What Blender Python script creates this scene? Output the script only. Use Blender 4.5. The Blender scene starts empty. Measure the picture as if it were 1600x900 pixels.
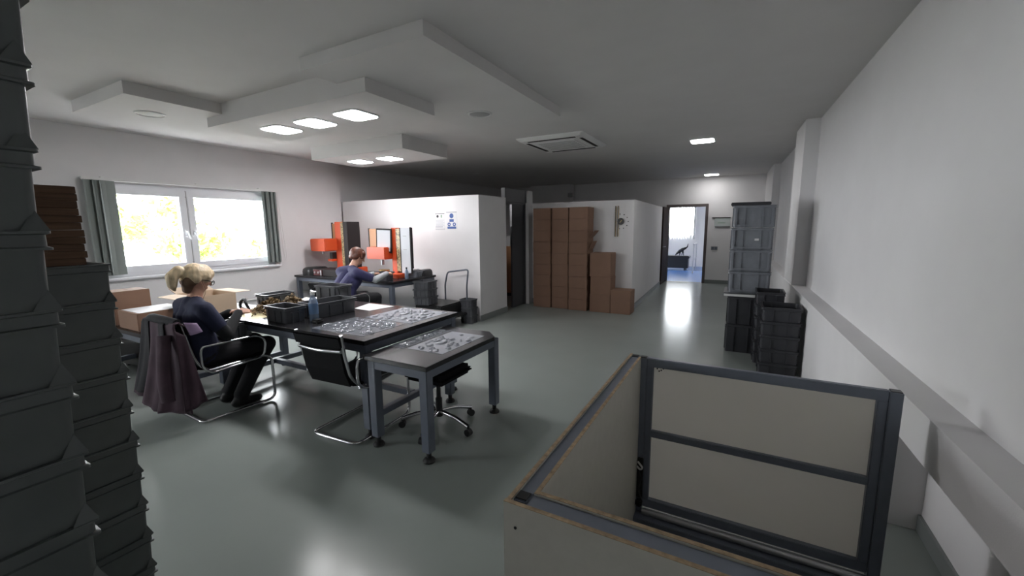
import bpy, bmesh, math, random
from mathutils import Vector, Matrix
random.seed(7)
PI = math.pi
scn = bpy.context.scene
C = scn.collection

# ------------------------------------------------------------------ camera
CAM_H = 1.6
yaw, pit, rol = math.radians(28.69), math.radians(8.45), math.radians(-0.57)
fw = Vector((-math.sin(yaw) * math.cos(pit), math.cos(yaw) * math.cos(pit), -math.sin(pit)))
rt = Vector((math.cos(yaw), math.sin(yaw), 0)); up = rt.cross(fw)
r2 = math.cos(rol) * rt + math.sin(rol) * up
u2 = -math.sin(rol) * rt + math.cos(rol) * up
cam = bpy.data.cameras.new('camera')
cam.sensor_width = 36.0; cam.lens = 648.5 * 36 / 1600; cam.clip_start = 0.05
co = bpy.data.objects.new('camera', cam); C.objects.link(co)
mw = Matrix((r2, u2, -fw)).transposed().to_4x4(); mw.translation = (0, 0, CAM_H)
co.matrix_world = mw
scn.camera = co

# ------------------------------------------------------------------ sky, daylight, exposure
world = bpy.data.worlds.new('overcast_sky'); scn.world = world; world.use_nodes = True
bg = world.node_tree.nodes['Background']
bg.inputs['Color'].default_value = (0.93, 0.97, 1.0, 1); bg.inputs['Strength'].default_value = 14.0
def portal(name, loc, rot, sx, sy):
    l = bpy.data.lights.new(name, 'AREA'); l.shape = 'RECTANGLE'; l.size = sx; l.size_y = sy
    l.cycles.is_portal = True
    o = bpy.data.objects.new(name, l); C.objects.link(o); o.location = loc; o.rotation_euler = rot
portal('window_portal', (-7.5, 3.2, 1.6), (0, -PI / 2, 0), 1.2, 2.4)
portal('window_portal', (-7.5, -2.3, 1.6), (0, -PI / 2, 0), 1.2, 2.8)
portal('window_portal', (-1.95, 17.5, 1.7), (-PI / 2, 0, 0), 1.0, 1.2)
scn.view_settings.view_transform = 'Standard'; scn.view_settings.look = 'None'
scn.view_settings.exposure = 1.18; scn.view_settings.gamma = 1.0
scn.view_settings.use_curve_mapping = False

# ------------------------------------------------------------------ materials
MATS = {}
def mat(name, col, rough=0.5, metal=0.0, spec=0.5, noise=0.0, nscale=8.0, bump=0.0, bscale=60.0, emit=None, estr=0.0, coat=0.0, trans=0.0, sheen=0.0, stretch=None):
    if name in MATS: return MATS[name]
    m = bpy.data.materials.new(name); m.use_nodes = True; MATS[name] = m
    nt = m.node_tree; p = nt.nodes['Principled BSDF']
    p.inputs['Base Color'].default_value = (*col, 1)
    p.inputs['Roughness'].default_value = rough; p.inputs['Metallic'].default_value = metal
    p.inputs['Specular IOR Level'].default_value = spec
    p.inputs['Coat Weight'].default_value = coat; p.inputs['Transmission Weight'].default_value = trans
    p.inputs['Sheen Weight'].default_value = sheen
    tc = nt.nodes.new('ShaderNodeTexCoord')
    src = tc.outputs['Object']
    if stretch:
        mp = nt.nodes.new('ShaderNodeMapping'); mp.inputs['Scale'].default_value = stretch
        nt.links.new(src, mp.inputs[0]); src = mp.outputs[0]
    if noise:
        n = nt.nodes.new('ShaderNodeTexNoise'); n.inputs['Scale'].default_value = nscale; n.inputs['Detail'].default_value = 4
        nt.links.new(src, n.inputs['Vector'])
        r = nt.nodes.new('ShaderNodeValToRGB')
        r.color_ramp.elements[0].position = 0.3; r.color_ramp.elements[1].position = 0.7
        r.color_ramp.elements[0].color = (*[max(0, c * (1 - noise)) for c in col], 1)
        r.color_ramp.elements[1].color = (*[min(1, c * (1 + noise)) for c in col], 1)
        nt.links.new(n.outputs['Fac'], r.inputs[0]); nt.links.new(r.outputs[0], p.inputs['Base Color'])
    if bump:
        n2 = nt.nodes.new('ShaderNodeTexNoise'); n2.inputs['Scale'].default_value = bscale
        nt.links.new(src, n2.inputs['Vector'])
        b = nt.nodes.new('ShaderNodeBump'); b.inputs['Strength'].default_value = bump; b.inputs['Distance'].default_value = 0.01
        nt.links.new(n2.outputs['Fac'], b.inputs['Height']); nt.links.new(b.outputs[0], p.inputs['Normal'])
    if emit:
        p.inputs['Emission Color'].default_value = (*emit, 1); p.inputs['Emission Strength'].default_value = estr
    return m
def glass_mat(name, tint=(1, 1, 1), gloss=0.07, rough=0.02, diff=None, dfac=0.0):
    m = bpy.data.materials.new(name); m.use_nodes = True; MATS[name] = m
    nt = m.node_tree; nt.nodes.remove(nt.nodes['Principled BSDF'])
    t = nt.nodes.new('ShaderNodeBsdfTransparent'); t.inputs[0].default_value = (*tint, 1)
    g = nt.nodes.new('ShaderNodeBsdfGlossy'); g.inputs['Roughness'].default_value = rough
    mx = nt.nodes.new('ShaderNodeMixShader'); mx.inputs[0].default_value = gloss
    nt.links.new(t.outputs[0], mx.inputs[1]); nt.links.new(g.outputs[0], mx.inputs[2])
    out = mx
    if diff:
        d = nt.nodes.new('ShaderNodeBsdfDiffuse'); d.inputs[0].default_value = (*diff, 1)
        m2 = nt.nodes.new('ShaderNodeMixShader'); m2.inputs[0].default_value = dfac
        nt.links.new(mx.outputs[0], m2.inputs[1]); nt.links.new(d.outputs[0], m2.inputs[2]); out = m2
    nt.links.new(out.outputs[0], nt.nodes['Material Output'].inputs[0])
    return m
WALL = mat('white_wall_paint', (0.72, 0.71, 0.715), 0.75, noise=0.02, nscale=3, bump=0.05, bscale=150)
CEIL = mat('ceiling_paint', (0.62, 0.605, 0.595), 0.8, noise=0.02, nscale=3)
FLOOR = mat('grey_green_epoxy', (0.245, 0.272, 0.258), 0.19, noise=0.035, nscale=1.3, bump=0.008, bscale=5, spec=0.15)
COVE = mat('grey_cove_base', (0.20, 0.22, 0.215), 0.35)
SKYFLOOR = mat('sky_tinted_floor', (0.10, 0.22, 0.52), 0.2)  # blue of the reflected sky put into the floor's base colour
PVC = mat('white_pvc', (0.80, 0.81, 0.84), 0.35)
GLASS = glass_mat('window_glass')
SLAT = mat('grey_green_blind_fabric', (0.23, 0.26, 0.25), 0.8, bump=0.1, bscale=300)
SLATW = mat('pale_blind_fabric', (0.7, 0.7, 0.7), 0.8)
FRAME = mat('blue_grey_powder_coat', (0.105, 0.12, 0.152), 0.40, noise=0.05, nscale=20)
FRAME2 = mat('light_blue_grey_powder_coat', (0.17, 0.19, 0.235), 0.40, noise=0.05, nscale=20)
TOP = mat('black_laminate', (0.012, 0.012, 0.014), 0.22, noise=0.1, nscale=40, bump=0.015, bscale=400, spec=0.4)
RUBBER = mat('black_rubber', (0.010, 0.010, 0.011), 0.6)
CHROME = mat('chrome', (0.62, 0.62, 0.64), 0.16, metal=1.0)
STEEL = mat('brushed_steel', (0.5, 0.5, 0.52), 0.35, metal=1.0)
MESHB = mat('black_mesh_fabric', (0.007, 0.007, 0.008), 0.8, bump=0.15, bscale=300, spec=0.15)
CRATE = mat('grey_crate_plastic', (0.075, 0.079, 0.088), 0.42, noise=0.08, nscale=12)
CRATEL = mat('light_grey_crate_plastic', (0.185, 0.197, 0.222), 0.45, noise=0.08, nscale=12)
CRATED = mat('dark_green_grey_crate_plastic', (0.078, 0.088, 0.087), 0.38, noise=0.12, nscale=9, bump=0.03, bscale=30)
CRATEB = mat('charcoal_crate_plastic', (0.035, 0.036, 0.042), 0.4, noise=0.08, nscale=12)
CARD = mat('brown_cardboard', (0.235, 0.140, 0.095), 0.85, noise=0.05, nscale=5, bump=0.05, bscale=90)
CARDL = mat('pale_cardboard', (0.52, 0.40, 0.29), 0.85, noise=0.05, nscale=5)
CARDD = mat('dark_brown_board', (0.105, 0.055, 0.030), 0.8, noise=0.25, nscale=4, stretch=(1, 1, 30))
PAPER = mat('white_paper', (0.66, 0.66, 0.67), 0.7)
ORANGE = mat('orange_machine_paint', (0.58, 0.078, 0.020), 0.45)
TAN = mat('tan_panel', (0.45, 0.22, 0.10), 0.55)
MDARK = mat('dark_machine_panel', (0.016, 0.012, 0.012), 0.55, spec=0.25)
MRED = mat('maroon_control_panel', (0.09, 0.022, 0.022), 0.45)
MGREY = mat('light_grey_panel', (0.55, 0.57, 0.60), 0.45)
CIRC = mat('circuit_strip', (0.30, 0.22, 0.10), 0.4, noise=0.8, nscale=45)
BRASS = mat('brass', (0.6, 0.42, 0.16), 0.3, metal=1.0)
BEIGE = mat('beige_melamine', (0.56, 0.54, 0.48), 0.5, noise=0.03, nscale=30)
FROST = bpy.data.materials.new('frosted_acrylic'); FROST.use_nodes = True
_nt = FROST.node_tree; _p = _nt.nodes['Principled BSDF']; _p.inputs['Base Color'].default_value = (0.72, 0.70, 0.65, 1); _p.inputs['Roughness'].default_value = 0.45
_tr = _nt.nodes.new('ShaderNodeBsdfTranslucent'); _tr.inputs[0].default_value = (0.86, 0.84, 0.80, 1)
_mx = _nt.nodes.new('ShaderNodeMixShader'); _mx.inputs[0].default_value = 0.62
_nt.links.new(_p.outputs[0], _mx.inputs[1]); _nt.links.new(_tr.outputs[0], _mx.inputs[2]); _nt.links.new(_mx.outputs[0], _nt.nodes['Material Output'].inputs[0])
CHIP = mat('chipboard_edge', (0.36, 0.26, 0.16), 0.8, noise=0.3, nscale=60)
LED2 = mat('dim_led_diffuser', (0.9, 0.9, 0.9), 0.4, emit=(1.0, 0.98, 0.97), estr=15.0)
LED = mat('led_diffuser', (0.9, 0.9, 0.9), 0.4, emit=(1.0, 0.97, 0.99), estr=30.0)
WPLAST = mat('white_plastic', (0.72, 0.72, 0.71), 0.4)
GPLAST = mat('grey_plastic', (0.35, 0.35, 0.35), 0.5)
BPLAST = mat('black_plastic', (0.013, 0.013, 0.014), 0.35)
NAVY = mat('navy_cotton', (0.012, 0.016, 0.045), 0.85, noise=0.15, nscale=10, bump=0.15, bscale=25)
BLUEV = mat('blue_violet_cotton', (0.020, 0.020, 0.070), 0.85, noise=0.15, nscale=10, bump=0.15, bscale=25)
BLACKT = mat('black_trousers', (0.009, 0.009, 0.012), 0.85, bump=0.15, bscale=22)
SKIN = mat('skin', (0.56, 0.31, 0.22), 0.5, noise=0.05, nscale=30)
SLEEVEB = mat('black_knit', (0.010, 0.011, 0.013), 0.9)
SLEEVEG = mat('pale_grey_sleeve', (0.36, 0.38, 0.40), 0.8)
BLONDE = mat('blonde_hair', (0.64, 0.51, 0.33), 0.45, noise=0.3, nscale=40, bump=0.3, bscale=60, stretch=(1, 1, 0.3))
AUBURN = mat('auburn_hair', (0.095, 0.028, 0.014), 0.5, noise=0.45, nscale=25, bump=0.3, bscale=60)
HAIRD = mat('brown_under_hair', (0.13, 0.07, 0.04), 0.6)
SHOE = mat('black_shoe', (0.008, 0.008, 0.009), 0.5)
PLUM = mat('plum_jacket_fabric', (0.048, 0.026, 0.038), 0.85, noise=0.2, nscale=8, bump=0.1, bscale=30)
PLUMB = mat('black_jacket_fabric', (0.009, 0.009, 0.012), 0.85, bump=0.1, bscale=30)
LAV = mat('lavender_lining', (0.36, 0.26, 0.42), 0.7)
BOTTLE = glass_mat('clear_bottle_plastic', (0.75, 0.82, 0.9), 0.15, 0.05, (0.28, 0.36, 0.48), 0.55)
WATER = mat('blue_bottle_label', (0.12, 0.22, 0.40), 0.3)
BLIST = glass_mat('clear_blister_plastic', (0.85, 0.88, 0.92), 0.3, 0.12, (0.45, 0.48, 0.53), 0.16)
BLISTREFL = glass_mat('blister_plastic_painted_reflection', (0.8, 0.82, 0.85), 0.3, 0.15, (0.50, 0.52, 0.57), 0.5)  # same clear plastic, whitish reflection mixed in as diffuse colour
SCRAP = mat('brown_scrap', (0.15, 0.105, 0.055), 0.9, noise=0.5, nscale=12)
YELLOW = mat('yellowish_sheet', (0.62, 0.56, 0.33), 0.6)
CLOTH = mat('white_cloth', (0.75, 0.75, 0.74), 0.9)
DOORB = mat('dark_brown_door', (0.030, 0.020, 0.018), 0.7, spec=0.1)
DOORG = mat('dark_grey_door', (0.060, 0.060, 0.066), 0.4)
FRAMEB = mat('brown_grey_door_frame', (0.10, 0.080, 0.078), 0.5)
LEAF = mat('foliage', (0.20, 0.30, 0.05), 0.7, noise=0.4, nscale=2)
BARK = mat('bark', (0.15, 0.10, 0.07), 0.9)
BLUES = mat('blue_sign_ink', (0.05, 0.10, 0.30), 0.6)
INK = mat('black_ink', (0.02, 0.02, 0.025), 0.6)
GREYINK = mat('grey_ink', (0.32, 0.33, 0.36), 0.6)
GREENINK = mat('green_ink', (0.18, 0.30, 0.20), 0.6)
GROUND = mat('pale_paving', (0.26, 0.255, 0.235), 0.9)

# ------------------------------------------------------------------ mesh helpers
def bx(bm, a, b, bev=0.0, M=None):
    """axis-aligned box from corner a to corner b"""
    t = bmesh.new(); bmesh.ops.create_cube(t, size=1)
    s = [abs(b[i] - a[i]) for i in range(3)]; c = [(a[i] + b[i]) / 2 for i in range(3)]
    for v in t.verts: v.co = Vector((v.co.x * s[0] + c[0], v.co.y * s[1] + c[1], v.co.z * s[2] + c[2]))
    if bev: bmesh.ops.bevel(t, geom=t.edges[:], offset=min(bev, min(s) * .45), segments=2, affect='EDGES')
    merge(bm, t, M)
def merge(bm, t, M=None):
    if M is not None: bmesh.ops.transform(t, matrix=M, verts=t.verts)
    me = bpy.data.meshes.new('tmp'); t.to_mesh(me); t.free(); bm.from_mesh(me); bpy.data.meshes.remove(me)
def cyl(bm, p0, p1, r0, r1=None, n=16):
    r1 = r0 if r1 is None else r1
    p0, p1 = Vector(p0), Vector(p1); d = p1 - p0
    t = bmesh.new(); bmesh.ops.create_cone(t, cap_ends=True, segments=n, radius1=r0, radius2=r1, depth=d.length)
    M = Matrix.Translation((p0 + p1) / 2) @ d.to_track_quat('Z', 'Y').to_matrix().to_4x4()
    merge(bm, t, M)
def ell(bm, c, r, n=16, M=None):
    t = bmesh.new(); bmesh.ops.create_uvsphere(t, u_segments=n, v_segments=max(6, n // 2), radius=1)
    r = (r, r, r) if not hasattr(r, '__len__') else r
    for v in t.verts: v.co = Vector((v.co.x * r[0], v.co.y * r[1], v.co.z * r[2]))
    MM = Matrix.Translation(c)
    if M is not None: MM = MM @ M
    merge(bm, t, MM)
def lathe(bm, prof, n=24, M=None):
    t = bmesh.new(); rings = []
    for (r, z) in prof:
        rings.append([t.verts.new((r * math.cos(2 * PI * k / n), r * math.sin(2 * PI * k / n), z)) for k in range(n)])
    for i in range(len(rings) - 1):
        for k in range(n):
            t.faces.new((rings[i][k], rings[i][(k + 1) % n], rings[i + 1][(k + 1) % n], rings[i + 1][k]))
    t.faces.new(rings[0][::-1]); t.faces.new(rings[-1])
    merge(bm, t, M)
def smooth_path(pts, rad=0.05, seg=5):
    pts = [Vector(p) for p in pts]; out = [pts[0]]
    for i in range(1, len(pts) - 1):
        a, b, c = pts[i - 1], pts[i], pts[i + 1]
        d1 = (a - b); d2 = (c - b); l = min(rad, d1.length * .45, d2.length * .45)
        q0 = b + d1.normalized() * l; q1 = b + d2.normalized() * l
        for k in range(seg + 1):
            t = k / seg; out.append((1 - t) ** 2 * q0 + 2 * t * (1 - t) * b + t * t * q1)
    out.append(pts[-1]); return out
def tube(bm, pts, r, n=10, rad=0.05, flat=1.0):
    pts = smooth_path(pts, rad); rings = []
    t = bmesh.new(); ref = None
    for i, p in enumerate(pts):
        d = (pts[min(i + 1, len(pts) - 1)] - pts[max(i - 1, 0)]).normalized()
        if ref is None:
            ref = d.orthogonal().normalized()
        else:
            ref = (ref - d * ref.dot(d)).normalized()
        b = d.cross(ref)
        rings.append([t.verts.new(p + r * (math.cos(2 * PI * k / n) * ref + flat * math.sin(2 * PI * k / n) * b)) for k in range(n)])
    for i in range(len(rings) - 1):
        for k in range(n):
            t.faces.new((rings[i][k], rings[i][(k + 1) % n], rings[i + 1][(k + 1) % n], rings[i + 1][k]))
    t.faces.new(rings[0][::-1]); t.faces.new(rings[-1])
    merge(bm, t)
def rrect(L, W, r, n=4):
    pts = []
    for cx, cy, a0 in ((L / 2 - r, W / 2 - r, 0), (-L / 2 + r, W / 2 - r, PI / 2), (-L / 2 + r, -W / 2 + r, PI), (L / 2 - r, -W / 2 + r, 1.5 * PI)):
        for k in range(n + 1):
            a = a0 + k / n * PI / 2; pts.append((cx + r * math.cos(a), cy + r * math.sin(a)))
    return pts
def loft(bm, loops, cap0=True, cap1=True, M=None):
    """loops: list of lists of 3D points, same count"""
    t = bmesh.new(); rs = [[t.verts.new(p) for p in l] for l in loops]; n = len(rs[0])
    for i in range(len(rs) - 1):
        for k in range(n):
            t.faces.new((rs[i][k], rs[i][(k + 1) % n], rs[i + 1][(k + 1) % n], rs[i + 1][k]))
    if cap0: t.faces.new(rs[0][::-1])
    if cap1: t.faces.new(rs[-1])
    merge(bm, t, M)
def prism(bm, poly, z0, z1, M=None):
    loft(bm, [[(x, y, z0) for x, y in poly], [(x, y, z1) for x, y in poly]], M=M)
def obj(name, bm, m, parent=None, smooth=False, ang=35):
    me = bpy.data.meshes.new(name)
    bmesh.ops.recalc_face_normals(bm, faces=bm.faces)
    bm.to_mesh(me); bm.free()
    me.materials.append(m)
    if smooth:
        me.polygons.foreach_set('use_smooth', [True] * len(me.polygons))
        me.set_sharp_from_angle(angle=math.radians(ang))
    o = bpy.data.objects.new(name, me); C.objects.link(o)
    if parent: o.parent = parent
    return o
def box(name, a, b, m, parent=None, bev=0.0, M=None):
    bm = bmesh.new(); bx(bm, a, b, bev, M); return obj(name, bm, m, parent)
def boxes(name, lst, m, parent=None, bev=0.0):
    bm = bmesh.new()
    for a, b in lst: bx(bm, a, b, bev)
    return obj(name, bm, m, parent)
def tag(o, label, cat, group=None):
    o['label'] = label; o['category'] = cat
    if group: o['group'] = group
    return o
def thing(name, label, cat, loc=(0, 0, 0), rotz=0, group=None):
    o = bpy.data.objects.new(name, None); o.empty_display_size = 0.1; C.objects.link(o)
    o.location = loc; o.rotation_euler = (0, 0, rotz)
    return tag(o, label, cat, group)
def struct(o):
    o['kind'] = 'structure'; return o
def dup(root, loc, rotz, label, group=None):
    r = root.copy(); C.objects.link(r); r.location = loc; r.rotation_euler = (0, 0, rotz); r['label'] = label
    if group: r['group'] = group
    for ch in list(root.children):
        c = ch.copy(); C.objects.link(c); c.parent = r
        for g in list(ch.children):
            d = g.copy(); C.objects.link(d); d.parent = c
    return r
ORD = ['topmost', 'second from the top', 'third from the top', 'fourth from the top', 'fifth from the top', 'sixth from the top', 'seventh from the top', 'eighth from the top', 'ninth from the top', 'tenth from the top', 'eleventh from the top', 'twelfth from the top', 'thirteenth from the top', 'fourteenth from the top', 'fifteenth from the top', 'sixteenth from the top']

# ================================================================== THE ROOM
ZC = 2.85; XL = -7.06; YF = 12.5; YB = -4.0
fl = struct(box('floor', (XL - .3, YB, -.1), (1.6, YF + .1, 0), FLOOR))
ce = struct(box('ceiling', (XL - .6, YB, ZC), (1.6, YF + .2, ZC + .1), CEIL))
def ceilpanel(a, b, zb): return box('dropped_panel', (a[0], a[1], zb), (b[0], b[1], ZC + .02), CEIL, ce)
ceilpanel((-5.79, 1.69), (-4.65, 3.35), 2.745)
ceilpanel((-4.94, 2.46), (-2.63, 3.30), 2.65)
ceilpanel((-2.95, 2.14), (-1.77, 4.35), 2.757)
ceilpanel((-5.97, 4.41), (-4.08, 5.40), 2.66)
# window wall: openings for the window in view and the one behind the camera
W1 = (2.05, 4.36, 0.99, 2.20); W2 = (-3.70, -0.90, 0.99, 2.20)
def wall_x(name, x0, x1, y0, y1, holes, m=WALL, z1=ZC):
    bm = bmesh.new(); y = y0
    for (a, b, c, d) in sorted(holes):
        if a > y: bx(bm, (x0, y, 0), (x1, a, z1))
        if c > 0: bx(bm, (x0, a, 0), (x1, b, c))
        bx(bm, (x0, a, d), (x1, b, z1)); y = b
    bx(bm, (x0, y, 0), (x1, y1, z1)); return struct(obj(name, bm, m))
wall_x('wall_left', XL - .3, XL, YB, 5.80, [W1, W2])
struct(box('wall_left_rear', (XL - .45, 5.80, 0), (XL - .12, YF + .1, ZC), WALL))
def wall_y(name, y0, y1, x0, x1, holes, m=WALL, z1=ZC):
    bm = bmesh.new(); x = x0
    for (a, b, c, d) in sorted(holes):
        if a > x: bx(bm, (x, y0, 0), (a, y1, z1))
        if c > 0: bx(bm, (a, y0, 0), (b, y1, c))
        bx(bm, (a, y0, d), (b, y1, z1)); x = b
    bx(bm, (x, y0, 0), (x1, y1, z1)); return struct(obj(name, bm, m))
wall_y('wall_far', YF, YF + .15, XL - .45, 1.6, [(-1.79, -0.86, 0, 2.08)])
struct(box('wall_far_pier', (-5.95, YF - .35, 0), (-4.62, YF, ZC), WALL))
wall_y('wall_back', YB - .15, YB, XL - .3, 1.6, [])
# low partitions (open-topped rooms)
struct(box('wall_partition_left', (XL, 5.83, 0), (-3.80, 5.93, 2.12), WALL))
struct(box('wall_partition_left_side', (-3.90, 5.93, 0), (-3.80, 6.74, 2.12), WALL))
struct(box('wall_partition_right', (-3.86, 7.80, 0), (-1.72, 7.90, 2.06), WALL))
bm = bmesh.new(); prism(bm, [(-1.72, 7.90), (-1.82, 7.90), (-1.96, 12.5), (-1.86, 12.5)], 0, 2.06)
struct(obj('wall_partition_right_side', bm, WALL))
struct(box('wall_partition_jamb', (-3.90, 7.62, 0), (-3.77, 7.80, 2.30), WALL))
struct(box('wall_partition_lintel', (-3.90, 6.74, 2.06), (-3.82, 7.62, 2.30), DOORG))
# right wall: slightly out of square, ledge with a niche under its near part
def rx(y, near, far=None): return near - 0.0235 * (y - 2.4)
def rwall(name, y0, y1, xn, z0, z1, m=WALL, back=1.6, slope=0.0235):
    bm = bmesh.new()
    prism(bm, [(xn - slope * (y0 - 2.4), y0), (xn - slope * (y1 - 2.4), y1), (back, y1), (back, y0)], z0, z1)
    return struct(obj(name, bm, m))
wr = rwall('wall_right', YB, 6.35, 0.842, 0.82, ZC, slope=0.0185)
def rpart(name, y0, y1, xn, z0, z1, m=WALL, back=1.6, slope=0.0235):
    o = rwall(name, y0, y1, xn, z0, z1, m, back, slope); o['kind'] = 'structure'; return o
rpart('wall_right_pilaster', 6.35, 7.15, 0.712, 0.82, ZC)
rpart('wall_right_recess', 7.15, 10.6, 0.86, 0.82, ZC)
rpart('wall_right_end', 10.6, YF, 0.73, 0.82, ZC)
rpart('wall_right_lower', 2.74, YF, 0.705, 0, 0.82)
rpart('wall_right_ledge', YB, 2.74, 0.705, 0.62, 0.82, back=.95)
struct(box('wall_right_niche', (.92, YB, 0), (1.6, 2.74, 0.82), WALL))
# coved base strips
struct(box('baseboard_niche', (.905, YB, 0), (.92, 2.74, .09), COVE))
struct(box('baseboard_far', (-.84, YF - .015, 0), (.45, YF, .1), COVE))
struct(box('baseboard_left', (XL, YB, 0), (XL + .015, 5.83, .1), COVE))
struct(box('baseboard_partition_front', (-3.86, 7.785, 0), (-1.70, 7.80, .1), COVE))
bm = bmesh.new(); prism(bm, [(-1.72, 7.785), (-1.705, 7.785), (-1.845, 12.5), (-1.86, 12.5)], 0, .1)
struct(obj('baseboard_partition_side', bm, COVE))
struct(box('baseboard_partition_left', (-3.80, 5.815, 0), (-3.785, 6.74, .1), COVE))
# heating pipe along the window wall
bm = bmesh.new(); cyl(bm, (XL + .03, 1.0, .44), (XL + .03, 5.8, .44), .012)
struct(obj('trim_1', bm, WPLAST))

# ---- window in view: frame, two sashes, panes, sill
def window(name, W):
    y0, y1, z0, z1 = W; ym = (y0 + y1) / 2 - .08
    root = bpy.data.objects.new(name, None); C.objects.link(root); root['kind'] = 'structure'
    x0, x1 = XL - .12, XL - .03
    boxes('outer_frame', [((x0, y0, z0), (x1, y1, z0 + .05)), ((x0, y0, z1 - .05), (x1, y1, z1)),
                          ((x0, y0, z0 + .05), (x1, y0 + .05, z1 - .05)), ((x0, y1 - .05, z0 + .05), (x1, y1, z1 - .05))], PVC, root)
    for a, b in ((y0 + .05, ym - .006), (ym + .006, y1 - .05)):
        xa, xb = XL - .10, XL - .005; w = .088
        s = boxes('sash', [((xa, a, z0 + .05), (xb, b, z0 + .05 + w)), ((xa, a, z1 - .05 - w), (xb, b, z1 - .05)),
                           ((xa, a, z0 + .05 + w), (xb, a + w, z1 - .05 - w)), ((xa, b - w, z0 + .05 + w), (xb, b, z1 - .05 - w))], PVC, root, .006)
        box('pane', (XL - .058, a + w, z0 + .05 + w), (XL - .052, b - w, z1 - .05 - w), GLASS, s)
        hy = b - .045 if a < ym - .1 else a + .045
        bm = bmesh.new(); bx(bm, (XL - .006, hy - .014, 1.52), (XL + .012, hy + .014, 1.60), .004)
        tube(bm, [(XL + .01, hy, 1.57), (XL + .045, hy, 1.57), (XL + .045, hy + (.03 if a < ym - .1 else .02), 1.46)], .009, 8, .02)
        obj('handle', bm, PVC, s, True)
    box('gasket', (XL - .09, ym - .007, z0 + .05), (XL - .012, ym + .007, z1 - .05), GPLAST, root)
    box('sill', (XL - .15, y0 - .02, z0 - .035), (XL + .07, y1 + .06, z0), PVC, root, .008)
    return root
window('window_1', W1)
window('window_2', W2)
# ---- vertical blind on the window
bl = thing('vertical_blind', 'grey-green vertical blind drawn to both sides of the white window', 'blind', (XL + .06, 3.24, 0))
bm = bmesh.new(); bx(bm, (-.03, -1.22, 2.215), (.02, 1.22, 2.25), .004); rail = obj('headrail', bm, WPLAST, bl)
for y in (-1.02, .02, .92): box('bracket', (-.055, y - .015, 2.235), (.0, y + .015, 2.262), WPLAST, rail)
def slat(y, a, w=.11):
    M = Matrix.Translation((0, y, 0)) @ Matrix.Rotation(a, 4, 'Z')
    bm = bmesh.new()
    prof = [(-w / 2 + w * k / 6, .006 * math.sin(PI * k / 6)) for k in range(7)]
    poly = [(p[1], p[0]) for p in prof] + [(p[1] - .0015, p[0]) for p in prof[::-1]]
    prism(bm, poly, 1.03, 2.215, M); obj('slat', bm, SLAT, bl)
for k in range(7): slat(-1.185 + k * .037, [.9, .4, 1.1, .2, .95, .5, .15][k])
for k in range(6): slat(.985 + k * .038, [.3, .9, .5, 1.0, .4, .8][k], .10)
bm = bmesh.new(); tube(bm, [(.0, 1.20, 2.2), (.01, 1.23, 1.2), (.01, 1.26, 1.03), (.01, 1.28, 1.15), (.0, 1.21, 2.2)], .003, 6, .04)
obj('pull_chain', bm, WPLAST, bl, True)

# ---- outside: ground far below, trees
g = struct(box('ground', (-60, -40, -3.2), (XL - .6, 60, -3.1), GROUND))
def tree(label, x, y, z, R, n, sq=.8):
    t = thing('tree', label, 'tree', (x, y, -3.1))
    bm = bmesh.new(); cyl(bm, (0, 0, 0), (.1, .05, z + 3.1 - R * .3), .13, .07, 8); obj('trunk', bm, BARK, t, True)
    bm = bmesh.new(); rnd = random.Random(int(x * 10 + y * 100))
    cl = [(rnd.gauss(0, .45), rnd.gauss(0, .45), rnd.gauss(0, .4)) for k in range(9)]
    for i in range(n):
        c = rnd.choice(cl); p = Vector((rnd.gauss(c[0], .16) * R, rnd.gauss(c[1], .16) * R, rnd.gauss(c[2], .16) * R * sq + z + 3.1))
        s = rnd.uniform(.05, .10); a = Vector((rnd.uniform(-1, 1), rnd.uniform(-1, 1), rnd.uniform(-1, 1))).normalized(); b = a.orthogonal().normalized()
        vs = [bm.verts.new(p + s * q) for q in (a * 1.3, b * .6, -a * 1.3, -b * .6)]
        bm.faces.new(vs)
    o = obj('foliage', bm, LEAF, t); o['kind'] = 'stuff'; return t
tree('leafy green tree seen through the left window sash', -12.5, 5.2, 1.35, 1.3, 1500)
tree('leafy green tree seen at the foot of the right window sash', -13.5, 8.3, .9, 1.1, 1000)
tree('small treetop at the upper left of the window view', -17.0, 5.0, 2.7, .6, 260)

# ---- doorway at the end of the corridor and the bright room behind it
d1 = bpy.data.objects.new('door_1', None); C.objects.link(d1); d1['kind'] = 'structure'
boxes('door_frame', [((-1.86, YF - .03, 0), (-1.79, YF + .17, 2.15)), ((-.86, YF - .03, 0), (-.79, YF + .17, 2.15)), ((-1.79, YF - .03, 2.08), (-.86, YF + .17, 2.15))], FRAMEB, d1, .004)
lf = box('door_leaf', (-1.84, 11.62, .01), (-1.795, 12.47, 2.07), DOORB, d1, .003)
bm = bmesh.new(); tube(bm, [(-1.80, 11.70, 1.02), (-1.75, 11.70, 1.02), (-1.75, 11.82, 1.02)], .009, 8, .02); obj('handle', bm, STEEL, lf, True)
FR = dict(x0=-4.2, x1=-.70, y0=YF + .15, y1=17.3)
struct(box('floor_back_room', (FR['x0'], FR['y0'] - .05, -.1), (FR['x1'], FR['y1'], .0), SKYFLOOR))
struct(box('ceiling_back_room', (FR['x0'], FR['y0'], 2.75), (FR['x1'], FR['y1'], 2.85), CEIL))
wall_y('wall_back_room_far', 17.3, 17.45, FR['x0'], FR['x1'], [(-2.50, -1.52, 1.15, 2.28)], z1=2.8)
wall_x('wall_back_room_left', FR['x0'] - .1, FR['x0'], FR['y0'], FR['y1'], [(14.5, 15.7, 1.0, 2.1)], z1=2.8)
portal('window_portal', (-4.4, 15.1, 1.55), (0, -PI / 2, 0), 1.1, 1.2)  # daylight for the added side window
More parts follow.
